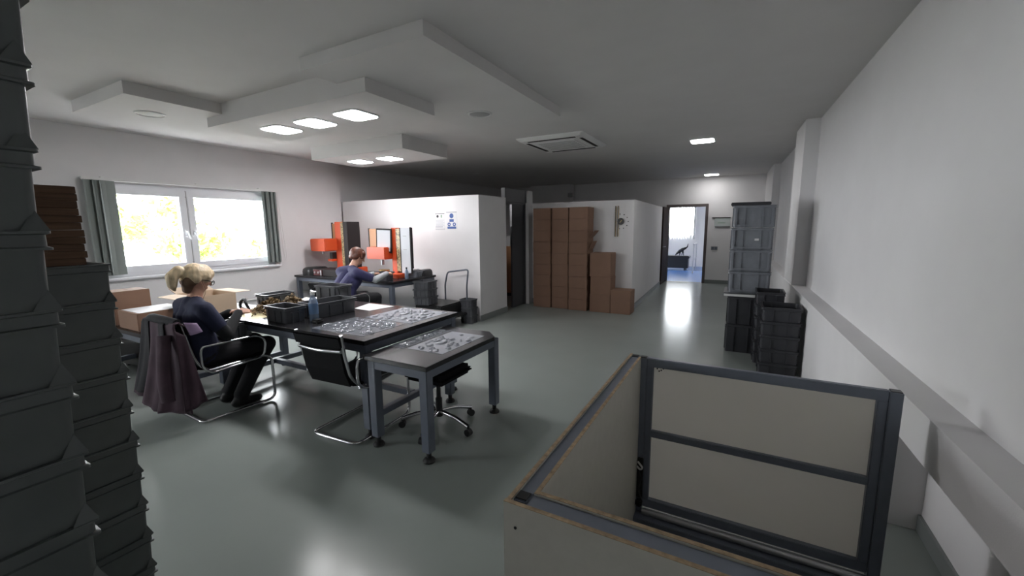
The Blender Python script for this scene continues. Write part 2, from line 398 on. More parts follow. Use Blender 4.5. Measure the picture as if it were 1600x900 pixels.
w4 = bpy.data.objects.new('added_window', None); C.objects.link(w4); w4['kind'] = 'structure'  # window out of view, added to brighten the back room
boxes('outer_frame', [((-4.28, 14.5, 1.0), (-4.22, 15.7, 1.06)), ((-4.28, 14.5, 2.04), (-4.22, 15.7, 2.1)), ((-4.28, 14.5, 1.06), (-4.22, 14.56, 2.04)), ((-4.28, 15.64, 1.06), (-4.22, 15.7, 2.04))], PVC, w4)
box('pane', (-4.253, 14.56, 1.06), (-4.247, 15.64, 2.04), GLASS, w4)
struct(box('wall_back_room_right', (FR['x1'], FR['y0'], 0), (FR['x1'] + .1, FR['y1'], 2.8), WALL))
w3 = bpy.data.objects.new('window_3', None); C.objects.link(w3); w3['kind'] = 'structure'
boxes('outer_frame', [((-2.5, 17.33, 1.15), (-1.52, 17.4, 1.2)), ((-2.5, 17.33, 2.22), (-1.52, 17.4, 2.28)), ((-2.5, 17.33, 1.2), (-2.45, 17.4, 2.22)), ((-1.57, 17.33, 1.2), (-1.52, 17.4, 2.22))], PVC, w3)
box('pane', (-2.45, 17.36, 1.2), (-1.57, 17.366, 2.22), GLASS, w3)
b2 = thing('vertical_blind', 'pale vertical blind in the bright window beyond the corridor door', 'blind', (-2.0, 17.22, 0))
box('headrail', (-.52, -.02, 2.27), (.50, .03, 2.31), WPLAST, b2)
for k in range(11):
    bm = bmesh.new(); bx(bm, (-.055, -.001, 1.05), (.055, .001, 2.27), 0, Matrix.Translation((-.46 + k * .092, 0, 0)) @ Matrix.Rotation(1.15, 4, 'Z')); obj('slat', bm, SLATW, b2)
bn = thing('bench', 'long black low bench under the window of the back room', 'bench', (-2.15, 16.1, 0))
box('seat', (-.75, -.25, .40), (.62, .25, .50), BPLAST, bn, .02)
box('panel', (-.70, -.2, .06), (.58, .2, .40), BPLAST, bn)
for sx in (-.6, .48): box('leg', (sx - .03, -.2, 0), (sx + .03, .2, .06), BPLAST, bn)
ep = thing('animal_figurine', 'black long-trunked animal figurine standing on the low bench', 'figurine', (-1.86, 16.05, .50))
def remesh(name, prims, m, parent, vox=.008, sm=4):
    """one continuous surface from tapered capsules (p0,r0,p1,r1[,material index]); m: list of materials"""
    bm = bmesh.new()
    for p in prims:
        p0, ra, p1, rb = Vector(p[0]), p[1], Vector(p[2]), p[3]
        n = 16 if max(ra, rb) > .02 else 10
        ell(bm, p0, ra, n)
        if (p1 - p0).length > 1e-4:
            ell(bm, p1, rb, n); cyl(bm, p0, p1, ra, rb, n)
    me = bpy.data.meshes.new(name); bm.to_mesh(me); bm.free()
    o = bpy.data.objects.new(name, me); C.objects.link(o)
    md = o.modifiers.new('r', 'REMESH'); md.mode = 'VOXEL'; md.voxel_size = vox
    if sm: s = o.modifiers.new('s', 'SMOOTH'); s.iterations = sm; s.factor = .5
    dg = bpy.context.evaluated_depsgraph_get(); dg.update()
    nm = bpy.data.meshes.new_from_object(o.evaluated_get(dg)); nm.name = name
    o.modifiers.clear(); o.data = nm; bpy.data.meshes.remove(me)
    nm.materials.clear()
    for mm in m: nm.materials.append(mm)
    nm.polygons.foreach_set('use_smooth', [True] * len(nm.polygons))
    if len(m) > 1:
        segs = [(Vector(p[0]), p[1], Vector(p[2]), p[3], p[4]) for p in prims]; idx = []
        for f in nm.polygons:
            c = f.center; best = 9e9; bi = 0
            for p0, ra, p1, rb, k in segs:
                d = p1 - p0; L = d.length_squared
                t = max(0, min(1, (c - p0).dot(d) / L)) if L > 1e-8 else 0
                q = abs((c - (p0 + d * t)).length - (ra + (rb - ra) * t))
                if q < best: best = q; bi = k
            idx.append(bi)
        nm.polygons.foreach_set('material_index', idx)
    if parent: o.parent = parent
    return o
remesh('figure_body', [((-.12, 0, .06), .035, (-.03, 0, .15), .05), ((-.03, 0, .15), .055, (.08, 0, .22), .06), ((.08, 0, .22), .05, (.17, 0, .27), .04), ((.17, 0, .27), .035, (.23, 0, .31), .022), ((.23, 0, .31), .022, (.25, 0, .42), .014),
    ((-.12, .02, .08), .025, (-.16, .03, .015), .02), ((.0, .03, .13), .025, (-.02, .03, .015), .018), ((.1, -.03, .18), .022, (.12, -.03, .015), .016), ((.08, .03, .18), .022, (.05, .03, .015), .016)], [BPLAST], ep, .012, 2)
rl = thing('handrail', 'silver metal handrail standing in the back room', 'railing', (-1.32, 15.5, 0))
for y in (-.55, .45):
    bm = bmesh.new(); cyl(bm, (0, y, 0), (0, y, .93), .02, n=10); obj('post', bm, STEEL, rl, True)
bm = bmesh.new(); tube(bm, [(0, -.6, .95), (0, .55, .95)], .03, 10); obj('top_rail', bm, STEEL, rl, True)
bm = bmesh.new(); tube(bm, [(0, -.55, .45), (0, .45, .45)], .014, 8); obj('lower_rail', bm, STEEL, rl, True)

# ---- doorway between the partitions
d2 = bpy.data.objects.new('door_2', None); C.objects.link(d2); d2['kind'] = 'structure'
boxes('door_frame', [((-3.90, 6.74, 0), (-3.84, 6.78, 2.06)), ((-3.90, 7.58, 0), (-3.84, 7.62, 2.06)), ((-3.90, 6.78, 2.02), (-3.84, 7.58, 2.06))], DOORG, d2)
lf = box('door_leaf', (-3.895, 7.08, .01), (-3.86, 7.58, 2.02), DOORG, d2, .003)
box('edge_strip', (-3.90, 7.07, 1.60), (-3.858, 7.08, 2.02), STEEL, lf)  # steel strip stands in for a thin streak of light at the gap
sh = thing('cupboard', 'tan wooden cupboard glimpsed through the narrow doorway gap', 'cupboard', (-5.1, 8.3, 0))
box('carcass', (-.8, 0, .08), (.8, .4, 1.15), TAN, sh, .005); box('plinth', (-.76, .03, 0), (.76, .38, .08), MDARK, sh)
for sx in (-.79, .005): box('door', (sx, -.02, .1), (sx + .785, 0, 1.13), TAN, sh, .003)
tag(box('carton', (-5.6, 8.34, 1.15), (-4.6, 8.66, 1.38), PAPER, None, .003), 'white carton on the tan cupboard behind the doorway', 'box')

# ================================================================== CRATES
def make_crate(L, W, Hh, m, rim_h=.028, prot=.012, r=.025, gusset=False, lid=False, name='storage_crate', taper=.97, ribs=3):
    root = thing(name, '', 'crate')
    bm = bmesh.new(); lo, wo = L - 2 * prot, W - 2 * prot; t = .006
    def lp(l, w, z, rr=r): return [(x, y, z) for x, y in rrect(l, w, rr)]
    loft(bm, [lp(lo * taper, wo * taper, 0), lp(lo, wo, Hh), lp(lo - 2 * t, wo - 2 * t, Hh), lp(lo * taper - 2 * t, wo * taper - 2 * t, .008)])
    zt = Hh - rim_h
    for s in (-1, 1):      # moulded stiffening ribs
        for k in range(ribs):
            x = (k - (ribs - 1) / 2) * lo / (ribs + .3)
            bx(bm, (x - .005, s * wo / 2 * taper - .004, .006), (x + .005, s * (wo / 2 + prot * .7), zt + .002))
        for k in range(max(2, ribs - 1)):
            y = (k - (max(2, ribs - 1) - 1) / 2) * wo / (ribs)
            bx(bm, (s * lo / 2 * taper - .004, y - .005, .006), (s * (lo / 2 + prot * .7), y + .005, zt + .002))
    obj('shell', bm, m, root, True, 30)
    bm = bmesh.new()
    loft(bm, [lp(lo - .002, wo - .002, zt), lp(L, W, zt, .008), lp(L, W, zt + .004, .008), lp(lo + prot * .8, wo + prot * .8, zt + .006, .012), lp(lo + prot * .8, wo + prot * .8, Hh - .006, .012), lp(L, W, Hh - .004, .008), lp(L, W, Hh, .008), lp(lo - .004, wo - .004, Hh)], False, False)
    obj('rim', bm, m, root, True, 30)
    for s in (-1, 1):
        box('handle', (s * (lo / 2 + .001), -.05, zt - .026), (s * (lo / 2 + .009), .05, zt - .012), m, root, .003)
    if gusset:
        for sx in (-1, 1):
            for sy in (-1, 1):
                bm = bmesh.new(); c = Vector((sx * L / 2, sy * W / 2, 0)); 
                a = Vector((sx * (lo / 2 - .006), sy * (wo / 2 - .006), Hh + .034)); b0 = Vector((sx * (L / 2 - .001), sy * (W / 2 - .001), Hh)); b1 = Vector((sx * (L / 2 - .034), sy * (W / 2 - .002), Hh)); b2_ = Vector((sx * (L / 2 - .002), sy * (W / 2 - .034), Hh)); b3 = Vector((sx * (L / 2 - .05), sy * (W / 2 - .05), Hh))
                vs = [bm.verts.new(v) for v in (a, b0, b1, b2_)]
                for f in ((0, 1, 2), (0, 3, 1), (0, 2, 3), (1, 3, 2)): bm.faces.new([vs[i] for i in f])
                obj('corner_gusset', bm, m, root)
    if lid:
        box('lid', (-L / 2, -W / 2, Hh), (L / 2, W / 2, Hh + .012), m, root, .004)
    return root
def stack(proto, x, y, z0, pitch, n, rotz, lab, group, jit=.004):
    """n crates of one kind; lab contains {} for the place in the stack"""
    out = []
    for k in range(n):
        o = proto if (k == 0 and not proto.get('used')) else dup(proto, (0, 0, 0), 0, '')
        proto['used'] = 1
        o.location = (x + random.uniform(-jit, jit), y + random.uniform(-jit, jit), z0 + k * pitch); o.rotation_euler = (0, 0, rotz + random.uniform(-.01, .01))
        o['label'] = lab.format(ORD[n - 1 - k]); o['group'] = group; out.append(o)
    return out
# near stack and second stack, left of the camera
tall = make_crate(.40, .60, .125, CRATED, .030, .007, .012, gusset=True, taper=.985)
near_stack = stack(tall, -.96 - .20, .235 - .30, -.025, .125, 16, 0, 'dark grey crate in the tall stack at the left edge, {}', 'crates in the tallest stack at the left', .001)
for o, d in zip(near_stack[13:], (.002, .010, .018)): o.location.y += d
stack(tall, -1.84 - .20, .578 - .30, -.010, .125, 12, 0, 'dark grey crate in the stack under brown boards, {}', 'crates in the stack under the brown boards', .002)
for ch in list(C.objects):
    if ch.name.startswith('corner_gusset') and ch.parent and ch.parent.get('label') == 'dark grey crate in the stack under brown boards, topmost': bpy.data.objects.remove(ch)
bd = thing('board_bundle', 'bundle of dark brown cardboard sheets on top of a crate stack', 'cardboard', (-2.04, .27, 1.4905))
z = 0
for k in range(11):
    h = .0225; dx, dy = random.uniform(-.003, .003), random.uniform(-.004, .004)
    box('sheet', (-.19 + dx, -.26 + dy, z), (.19 + dx, .25 + dy, z + h - .0006), CARDD, bd, .0012); z += h
# towers on the right, by the ledge
wide = make_crate(.46, .38, .262, CRATEL, .03, .012, .02, ribs=2)
def frontpanel(root, L, W, Hh, m):
    bm = bmesh.new(); y = -W / 2 + .006
    for a, b in (((-L / 2 + .03, y - .012, .03), (-L / 2 + .05, y + .01, Hh - .03)), ((L / 2 - .05, y - .012, .03), (L / 2 - .03, y + .01, Hh - .03)), ((-L / 2 + .03, y - .012, .02), (L / 2 - .03, y + .01, .035))): bx(bm, a, b)
    obj('front_ribs', bm, m, root)
frontpanel(wide, .46, .38, .262, CRATEL)
base = make_crate(.37, .55, .355, CRATEB, .03, .012, .02, ribs=2)
stack(base, .085, 6.06, 0, .356, 2, 0, 'charcoal deep crate at the foot of the wide crate tower, {}', 'deep crates under the tower', .003)
# flat white tray and small pieces between
tr = thing('flat_tray', 'flat white-edged tray under the wide crates of the tower', 'tray', (.10, 6.05, .712))
box('tray_base', (-.235, -.27, 0), (.235, .27, .03), WPLAST, tr, .004); box('tray_rim', (-.24, -.275, .03), (.24, .275, .045), CRATE, tr, .003)
sl = [(.125, .757, 'wide grey crate on the white tray, lowest of the wide ones', 0), (.125, 1.12 - .005, 'wide grey crate second lowest of the wide ones in the tower', 0), (.122, 1.345, 'wide grey crate with a small pale label, second from the top', 0), (.128, 1.608, 'wide bluish grey crate at the top of the tower', 0)]
for k, (x, zz, lab, a) in enumerate(sl):
    o = wide if k == 0 else dup(wide, (0, 0, 0), 0, '')
    o.location = (x, 6.0, [.757, 1.024, 1.291, 1.558][k]); o['label'] = lab; o['group'] = 'wide crates in the tower'
    o.rotation_euler = (0, 0, [.02, -.01, .01, .03][k])
    if k == 2: sc = box('label_card', (.03, -.203, .11), (.075, -.198, .135), PAPER, o)
tag(box('lid', (-.12, 5.82, 1.822), (.30, 6.16, 1.86), CRATEB, None, .008), 'black lid lying on top of the crate tower', 'lid')
low = make_crate(.29, .40, .138, CRATEB, .03, .010, .02, ribs=2)
stack(low, .345, 5.62, 0, .139, 6, 0, 'charcoal crate in the stack between tower and front stack, {}', 'crates in the middle stack', .003)
low2 = make_crate(.36, .40, .147, CRATEB, .03, .010, .02, ribs=2)
stack(low2, .425, 5.19, 0, .148, 5, 0, 'charcoal crate in the front stack beside the ledge, {}', 'crates in the front stack', .003)

# ================================================================== FOREGROUND ENCLOSURE
en = thing('panel_enclosure', 'beige board enclosure on a blue-grey metal frame in the foreground', 'enclosure', (0, 0, 0))
ZT = .92
XA, XB, YA, YP = -.475, .62, .83, 2.15
def post(x0, y0, x1, y1, z1=ZT):
    o = box('post', (x0, y0, 0), (x1, y1, z1), FRAME2, en, .003)
    box('end_cap', (x0 + .004, y0 + .004, z1), (x1 - .004, y1 - .004, z1 + .003), BPLAST, o)
post(XA + .012, YA + .012, XA + .05, YA + .05)
post(XA + .012, YP - .01, XA + .05, YP + .028)
post(XA + .054, YP - .01, XA + .094, YP + .028)
post(XB - .045, YP - .012, XB - .002, YP + .03)
# far frame
box('rail', (XA + .094, YP - .005, ZT - .045), (XB - .045, YP + .025, ZT), FRAME2, en, .003)
box('rail', (XA + .125, YP - .005, .492), (XB - .080, YP + .02, .528), FRAME2, en, .003)
box('rail', (XA + .094, YP - .005, .085), (XB - .045, YP + .025, .132), FRAME2, en, .003)
box('stile', (XA + .094, YP - .005, .132), (XA + .125, YP + .025, ZT - .045), FRAME2, en, .003)
box('stile', (XB - .080, YP - .005, .132), (XB - .045, YP + .025, ZT - .045), FRAME2, en, .003)
bm = bmesh.new(); cyl(bm, (XA + .1, YP - .03, .075), (XB - .05, YP - .03, .075), .017); obj('slide_tube', bm, STEEL, en, True)
box('floor_rail', (XA + .05, YP - .075, .0), (XB, YP - .008, .055), FRAME2, en, .003)
box('board', (XA + .1, YP + .025, .06), (XB - .05, YP + .029, ZT - .01), FROST, en)
# left wall: two boards with the tube between
box('board', (XA, YA, 0), (XA + .012, YP + .03, ZT + .002), BEIGE, en)
box('board', (XA + .052, YA + .05, .03), (XA + .064, YP - .012, ZT + .002), BEIGE, en)
box('rail', (XA + .013, YA + .05, ZT - .04), (XA + .051, YP - .01, ZT - .002), FRAME2, en, .002)
box('edge_strip', (XA, YA, ZT + .002), (XA + .012, YP + .03, ZT + .0035), CHIP, en)
box('edge_strip', (XA + .052, YA + .05, ZT + .002), (XA + .064, YP - .012, ZT + .0035), CHIP, en)
# near wall
box('board', (XA - .003, YA - .012, 0), (XB, YA, ZT + .002), BEIGE, en)
box('board', (XA + .064, YA + .052, .03), (XB - .01, YA + .064, ZT + .002), BEIGE, en)
box('rail', (XA + .05, YA + .002, ZT - .04), (XB, YA + .050, ZT - .002), FRAME2, en, .002)
box('edge_strip', (XA - .003, YA - .012, ZT + .002), (XB, YA, ZT + .0035), CHIP, en)
box('edge_strip', (XA + .064, YA + .052, ZT + .002), (XB - .01, YA + .064, ZT + .0035), CHIP, en)
for (x, y, zz) in ((XA + .03, YA - .0135, .86),):
    bm = bmesh.new(); cyl(bm, (x, y + .003, zz), (x, y, zz), .004, n=10); obj('screw', bm, BPLAST, en)
for (x, zz) in ((-.335, .862), (-.315, .856), (-.305, .866), (-.325, .850)):
    bm = bmesh.new(); cyl(bm, (x, YP + .026, zz), (x, YP + .0235, zz), .004, n=8); obj('screw_hole', bm, BPLAST, en)
# latch with cable in the far left corner
lt = box('latch_plate', (XA + .066, YP - .022, .14), (XA + .096, YP - .011, .37), BPLAST, en, .003)
bm = bmesh.new(); tube(bm, [(XA + .07, YP - .028, .35), (XA + .10, YP - .05, .335), (XA + .085, YP - .035, .31), (XA + .065, YP - .03, .325)], .005, 6); obj('cable_tie', bm, WPLAST, lt, True)
bm = bmesh.new(); tube(bm, [(XA + .075, YP - .028, .30), (XA + .095, YP - .035, .24), (XA + .075, YP - .03, .20), (XA + .1, YP - .04, .13)], .005, 6); obj('cable', bm, RUBBER, lt, True)
bm = bmesh.new(); bx(bm, (XA + .066, YP - .05, .10), (XA + .10, YP - .022, .14), .008); obj('latch_block', bm, RUBBER, lt)

# ================================================================== TABLES
def table(label, x0, x1, y0, y1, h, chamfer=0, legs=None, leg=.068, hbar=True, group=None, mat_top=TOP):
    cx, cy = (x0 + x1) / 2, (y0 + y1) / 2
    t = thing('work_table', label, 'table', (cx, cy, 0), 0, group)
    a, b = (x1 - x0) / 2, (y1 - y0) / 2
    bm = bmesh.new()
    poly = [(-a, -b), (a, -b), (a, b - chamfer), (a - chamfer, b), (-a, b)] if chamfer else [(-a, -b), (a, -b), (a, b), (-a, b)]
    prism(bm, poly, h - .036, h); bmesh.ops.bevel(bm, geom=bm.edges[:], offset=.003, segments=1, affect='EDGES'); obj('table_top', bm, mat_top, t)
    leg_i = .02; i = .024; ap = .065
    for p, q in (((-a + i, -b + i), (a - i, -b + i + .04)), ((-a + i, b - i - .04), (a - i, b - i)), ((-a + i, -b + i + .04), (-a + i + .04, b - i - .04)), ((a - i - .04, -b + i + .04), (a - i, b - i - .04))):
        box('apron', (p[0], p[1], h - .036 - ap), (q[0], q[1], h - .036), FRAME, t, .003)
    i = leg_i
    for sx in (-1, 1):
        for sy in (-1, 1):
            X0 = sx * (a - i - leg / 2); Y0 = sy * (b - i - leg / 2)
            o = box('leg', (X0 - leg / 2, Y0 - leg / 2, .075), (X0 + leg / 2, Y0 + leg / 2, h - .036), FRAME, t, .004)
            bm = bmesh.new(); lathe(bm, [(.018, .03), (.018, .08)], 12, Matrix.Translation((X0, Y0, 0)))
            lathe(bm, [(.042, 0), (.044, .008), (.036, .022), (.018, .032)], 18, Matrix.Translation((X0, Y0, 0))); obj('levelling_foot', bm, RUBBER, o, True)
    if hbar:
        zb = .13
        for sx in (-1, 1):
            X0 = sx * (a - i - leg / 2); box('cross_bar', (X0 - .025, -b + i + leg, zb), (X0 + .025, b - i - leg, zb + .05), FRAME, t, .003)
        box('stretcher', (-a + i + leg, -.025, zb), (a - i - leg, .025, zb + .05), FRAME, t, .003)
    return t
table('long black work table in the middle, with trays and grey crates', -4.50, -2.36, 2.06, 3.22, .78)
table('small black table with a cut corner beside the long table', -2.32, -1.735, 2.0, 2.98, .70, chamfer=.12, hbar=False)
table('lower black table with cartons near the window', -6.15, -4.60, 1.60, 2.93, .66)
table('black work table with the orange presses along the partition', -6.95, -4.60, 4.60, 5.66, .78)

# ================================================================== CHAIRS
def cantilever(label, x, y, rz, h=.86, group='cantilever chairs'):
    t = thing('cantilever_chair', label, 'chair', (x, y, 0), rz, group)
    w = .235
    for s in (-1, 1):
        bm = bmesh.new()
        tube(bm, [(s * w, -.24, .44), (s * w, .24, .45), (s * w, .30, .40), (s * w, .30, .016), (s * w, -.30, .016), (0, -.30, .016)], .0125, 10, .07); obj('base_tube', bm, CHROME, t, True, 60)
        bm = bmesh.new(); tube(bm, [(s * (w - .02), -.20, .43), (s * (w - .02), -.29, .52), (s * (w - .02), -.33, .68), (s * (w - .005), -.365, h)], .013, 8, .08, 1.3); obj('back_upright', bm, CHROME, t, True, 60)
        bm = bmesh.new(); tube(bm, [(s * (w + .025), -.27, .60), (s * (w + .03), -.26, .655), (s * (w + .03), .17, .655), (s * (w + .03), .24, .60), (s * (w + .025), .22, .45), (s * (w + .025), -.20, .42), (s * (w + .025), -.27, .48), (s * (w + .025), -.27, .60)], .0105, 8, .05); obj('arm_loop', bm, CHROME, t, True, 60)
    bm = bmesh.new(); tube(bm, [(-w + .02, -.360, h - .12), (0, -.385, h - .125), (w - .02, -.360, h - .12)], .014, 8, .2); obj('back_bar', bm, CHROME, t, True, 60)
    def sling(name, path, th, ww):
        bm = bmesh.new(); n = len(path)
        L = []
        for (yy, zz) in path: L.append((yy, zz))
        t0 = bmesh.new(); vs = []
        for k, (yy, zz) in enumerate(L):
            yn, zn = L[min(k + 1, n - 1)]; yp, zp = L[max(k - 1, 0)]; d = Vector((yn - yp, zn - zp)).normalized(); nx, nz = -d.y * th, d.x * th
            vs.append([t0.verts.new(p) for p in ((-ww, yy, zz), (ww, yy, zz), (ww, yy + nx, zz + nz), (-ww, yy + nx, zz + nz))])
        for k in range(n - 1):
            for j in range(4): t0.faces.new((vs[k][j], vs[k][(j + 1) % 4], vs[k + 1][(j + 1) % 4], vs[k + 1][j]))
        t0.faces.new(vs[0][::-1]); t0.faces.new(vs[-1]); merge(bm, t0)
        return obj(name, bm, MESHB, t)
    sling('seat', [(-.27, .455), (-.20, .437), (-.05, .432), (.12, .44), (.22, .455), (.26, .445)], .022, w - .02)
    sling('backrest', [(-.27, .46), (-.315, .58), (-.330, .68), (-.345, .78)], .018, w - .035)
    sling('head_band', [(-.345, .775), (-.365, h - .01), (-.375, h), (-.385, h - .012)], .03, w - .005)
    return t
ch1 = cantilever('chrome cantilever chair with the blonde woman and a jacket on it', -4.03, 1.92, -.04)
ch2 = cantilever('empty black and chrome cantilever chair pushed under the long table', -2.64, 2.24, .05)
ch3 = cantilever('chrome cantilever chair with the auburn-haired woman at the press table', -5.0, 4.04, .1)
# swivel stool under the small table
st = thing('swivel_stool', 'black swivel stool on a five-star chrome base under the small table', 'stool', (-2.05, 2.50, 0))
bm = bmesh.new(); bx(bm, (-.20, -.20, .42), (.20, .22, .50), .05); obj('seat', bm, MESHB, st, True)
bm = bmesh.new(); lathe(bm, [(.028, .09), (.028, .24), (.018, .25), (.018, .42)], 14); obj('gas_column', bm, BPLAST, st, True)
bm = bmesh.new(); bx(bm, (-.1, -.1, .39), (.1, .1, .42), .01); obj('seat_plate', bm, BPLAST, st)
for k in range(5):
    a = math.radians(-5 + 72 * k); d = Vector((math.cos(a), math.sin(a), 0))
    bm = bmesh.new(); tube(bm, [d * .02 + Vector((0, 0, .13)), d * .16 + Vector((0, 0, .12)), d * .30 + Vector((0, 0, .075))], .018, 8, .05, .8); lg = obj('star_leg', bm, CHROME, st, True, 60)
    e = d * .30; n = Vector((-d.y, d.x, 0))
    bm = bmesh.new(); cyl(bm, e + n * .02 + Vector((0, 0, .028)), e - n * .02 + Vector((0, 0, .028)), .028, n=16); cyl(bm, e + Vector((0, 0, .03)), e + Vector((0, 0, .08)), .008, n=8); obj('caster', bm, RUBBER, lg, True)

# ================================================================== THINGS ON THE TABLES
ZT1 = .7805
tc = make_crate(.33, .21, .135, CRATE, .026, .010, .02, ribs=3)
tc['label'] = 'grey crate at the near edge of the long table, left of the bottle'; tc['group'] = 'crates on the long table'
tc.location = (-3.565, 2.245, ZT1); tc.rotation_euler = (0, 0, -.03)
tb = make_crate(.28, .46, .135, CRATE, .022, .010, .02, ribs=3)
tb['label'] = 'long grey crate right behind the bottle on the long table'; tb['group'] = 'crates on the long table'
tb.location = (-3.47, 2.62, ZT1); tb.rotation_euler = (0, 0, -.05)
tcc = make_crate(.33, .24, .22, CRATE, .022, .010, .02, ribs=2)
tcc['label'] = 'tall grey crate behind the long crate on the long table'; tcc['group'] = 'crates on the long table'
tcc.location = (-3.80, 2.95, ZT1); tcc.rotation_euler = (0, 0, .03)
tk = dup(tc, (-4.375, 2.66, ZT1), 1.55, 'grey crate behind the brown heap near the window', 'crates on the long table')
# bottle
bt = thing('water_bottle', 'clear plastic bottle with blue contents on the long table', 'bottle', (-3.335, 2.33 - .10, ZT1))
bm = bmesh.new(); lathe(bm, [(.030, 0), (.034, .01), (.034, .05), (.031, .07), (.034, .09), (.034, .13), (.026, .165), (.014, .185), (.014, .20)], 20); obj('bottle_body', bm, BOTTLE, bt, True)
bm = bmesh.new(); lathe(bm, [(.0345, .055), (.0345, .135)], 20); obj('bottle_label', bm, WATER, bt, True)
bm = bmesh.new(); lathe(bm, [(.0165, .195), (.0165, .22)], 16); obj('cap', bm, WPLAST, bt, True)
bt.location = (-3.30, 2.34, ZT1); bt.scale = (1.15, 1.15, 1.2)
# black phone-sized object by the bottle
tag(box('black_pouch', (-3.26, 2.27, ZT1), (-3.17, 2.35, ZT1 + .03), BPLAST, None, .012), 'small black pouch at the foot of the bottle', 'pouch')
# paper and cloth
def sheet(name, pts, z, m, label, cat):
    bm = bmesh.new(); prism(bm, pts, z, z + .0012); return tag(obj(name, bm, m), label, cat)
sheet('paper_sheet', [(-3.52, 3.17), (-3.15, 3.17), (-3.20, 2.88), (-3.44, 2.90)], ZT1, PAPER, 'white paper sheet on the long table behind the crates', 'paper')
sheet('yellow_sheet', [(-4.40, 2.16), (-3.86, 2.12), (-3.84, 2.30), (-3.98, 2.75), (-4.42, 2.80)], ZT1, YELLOW, 'pale yellow sheet under the brown heap on the long table', 'sheet')
bm = bmesh.new()
N = 14; vs = [[None] * N for _ in range(N)]
for i in range(N):
    for j in range(N):
        u, v = i / (N - 1) * 2 - 1, j / (N - 1) * 2 - 1; e = max(0, 1 - max(abs(u), abs(v)) ** 3)
        vs[i][j] = bm.verts.new((u * .17, v * .10, .004 + e * (.035 + .018 * math.sin(5 * u + 3 * v) + random.uniform(-.006, .006))))
for i in range(N - 1):
    for j in range(N - 1): bm.faces.new((vs[i][j], vs[i + 1][j], vs[i + 1][j + 1], vs[i][j + 1]))
wc = tag(obj('cloth', bm, CLOTH, None, True, 80), 'crumpled white cloth between the heap and the crates', 'cloth'); wc.location = (-4.2, 3.02, ZT1)
sd = wc.modifiers.new('s', 'SOLIDIFY'); sd.thickness = .003
# heap of scraps
bm = bmesh.new(); rnd = random.Random(3)
def chips(n, cx, cy, sx, sy, hz):
    for i in range(n):
        u, v = rnd.gauss(0, .42), rnd.gauss(0, .42)
        r = min(1, math.hypot(u, v)); zz = hz * max(0.02, (1 - r)) * rnd.uniform(.3, 1)
        p = Vector((cx + u * sx, cy + v * sy, ZT1 + .012 + zz)); s = rnd.uniform(.012, .03)
        a = Vector((rnd.gauss(0, 1), rnd.gauss(0, 1), rnd.gauss(0, .35))).normalized(); b = a.orthogonal().normalized(); c = a.cross(b)
        q = [p + a * s, p + b * s * .6 + c * .008, p - a * s, p - b * s * .6 + c * .006]
        for w in q: w.z = max(w.z, ZT1 + .003)
        v4 = [bm.verts.new(w) for w in q]; w5 = bm.verts.new(p + c * .012 if (p + c * .012).z > ZT1 else p)
        for k in range(4): bm.faces.new((v4[k], v4[(k + 1) % 4], w5))
chips(620, -4.08, 2.44, .24, .20, .13); chips(300, -4.02, 2.62, .20, .16, .15)
for k in range(14):
    u = rnd.gauss(0, .1); ell(bm, (-4.05 + u, 2.50 + rnd.gauss(0, .08), ZT1 + .035), (.06, .05, .04), 8)
hp = tag(obj('scrap_heap', bm, SCRAP), 'heap of brown fibrous scraps on the long table', 'scraps'); hp['kind'] = 'stuff'
# blister trays
def blister(label, cx, cy, sx, sy, z, nx, ny, m, rz=0):
    t = thing('blister_tray', label, 'tray', (cx, cy, z), rz, 'clear blister trays')
    box('base_sheet', (-sx / 2, -sy / 2, 0), (sx / 2, sy / 2, .0015), m, t)
    bm = bmesh.new(); rn = random.Random(int(cx * 100))
    for q in range(nx * ny):
        r = rn.uniform(.014, .034); x = rn.uniform(-sx / 2 + r, sx / 2 - r); y = rn.uniform(-sy / 2 + r, sy / 2 - r); k = rn.uniform(.55, 1.0)
        prof = [(r, .0012), (r * .95, .008), (r * .75, .014), (r * .3, .016)]
        lathe(bm, prof, 10, Matrix.Translation((x, y, 0)) @ Matrix.Rotation(rn.uniform(0, 6), 4, 'Z') @ Matrix.Diagonal((1, k, rn.uniform(.5, 1.1), 1)))
    o = obj('pockets', bm, m, t, True, 50); o['kind'] = 'stuff'
    return t
blister('clear blister tray at the near corner of the long table', -2.78, 2.38, .60, .46, ZT1, 9, 7, BLIST)
blister('clear blister tray at the far end of the long table', -2.72, 2.90, .56, .52, ZT1, 9, 8, BLISTREFL)
blister('clear blister tray on the small table, coloured with a whitish reflection', -1.98, 2.55, .33, .56, .7005, 5, 9, BLISTREFL)
blister('dark see-through blister tray on the small table against the long table', -2.235, 2.55, .13, .60, .7005, 2, 9, BLIST)
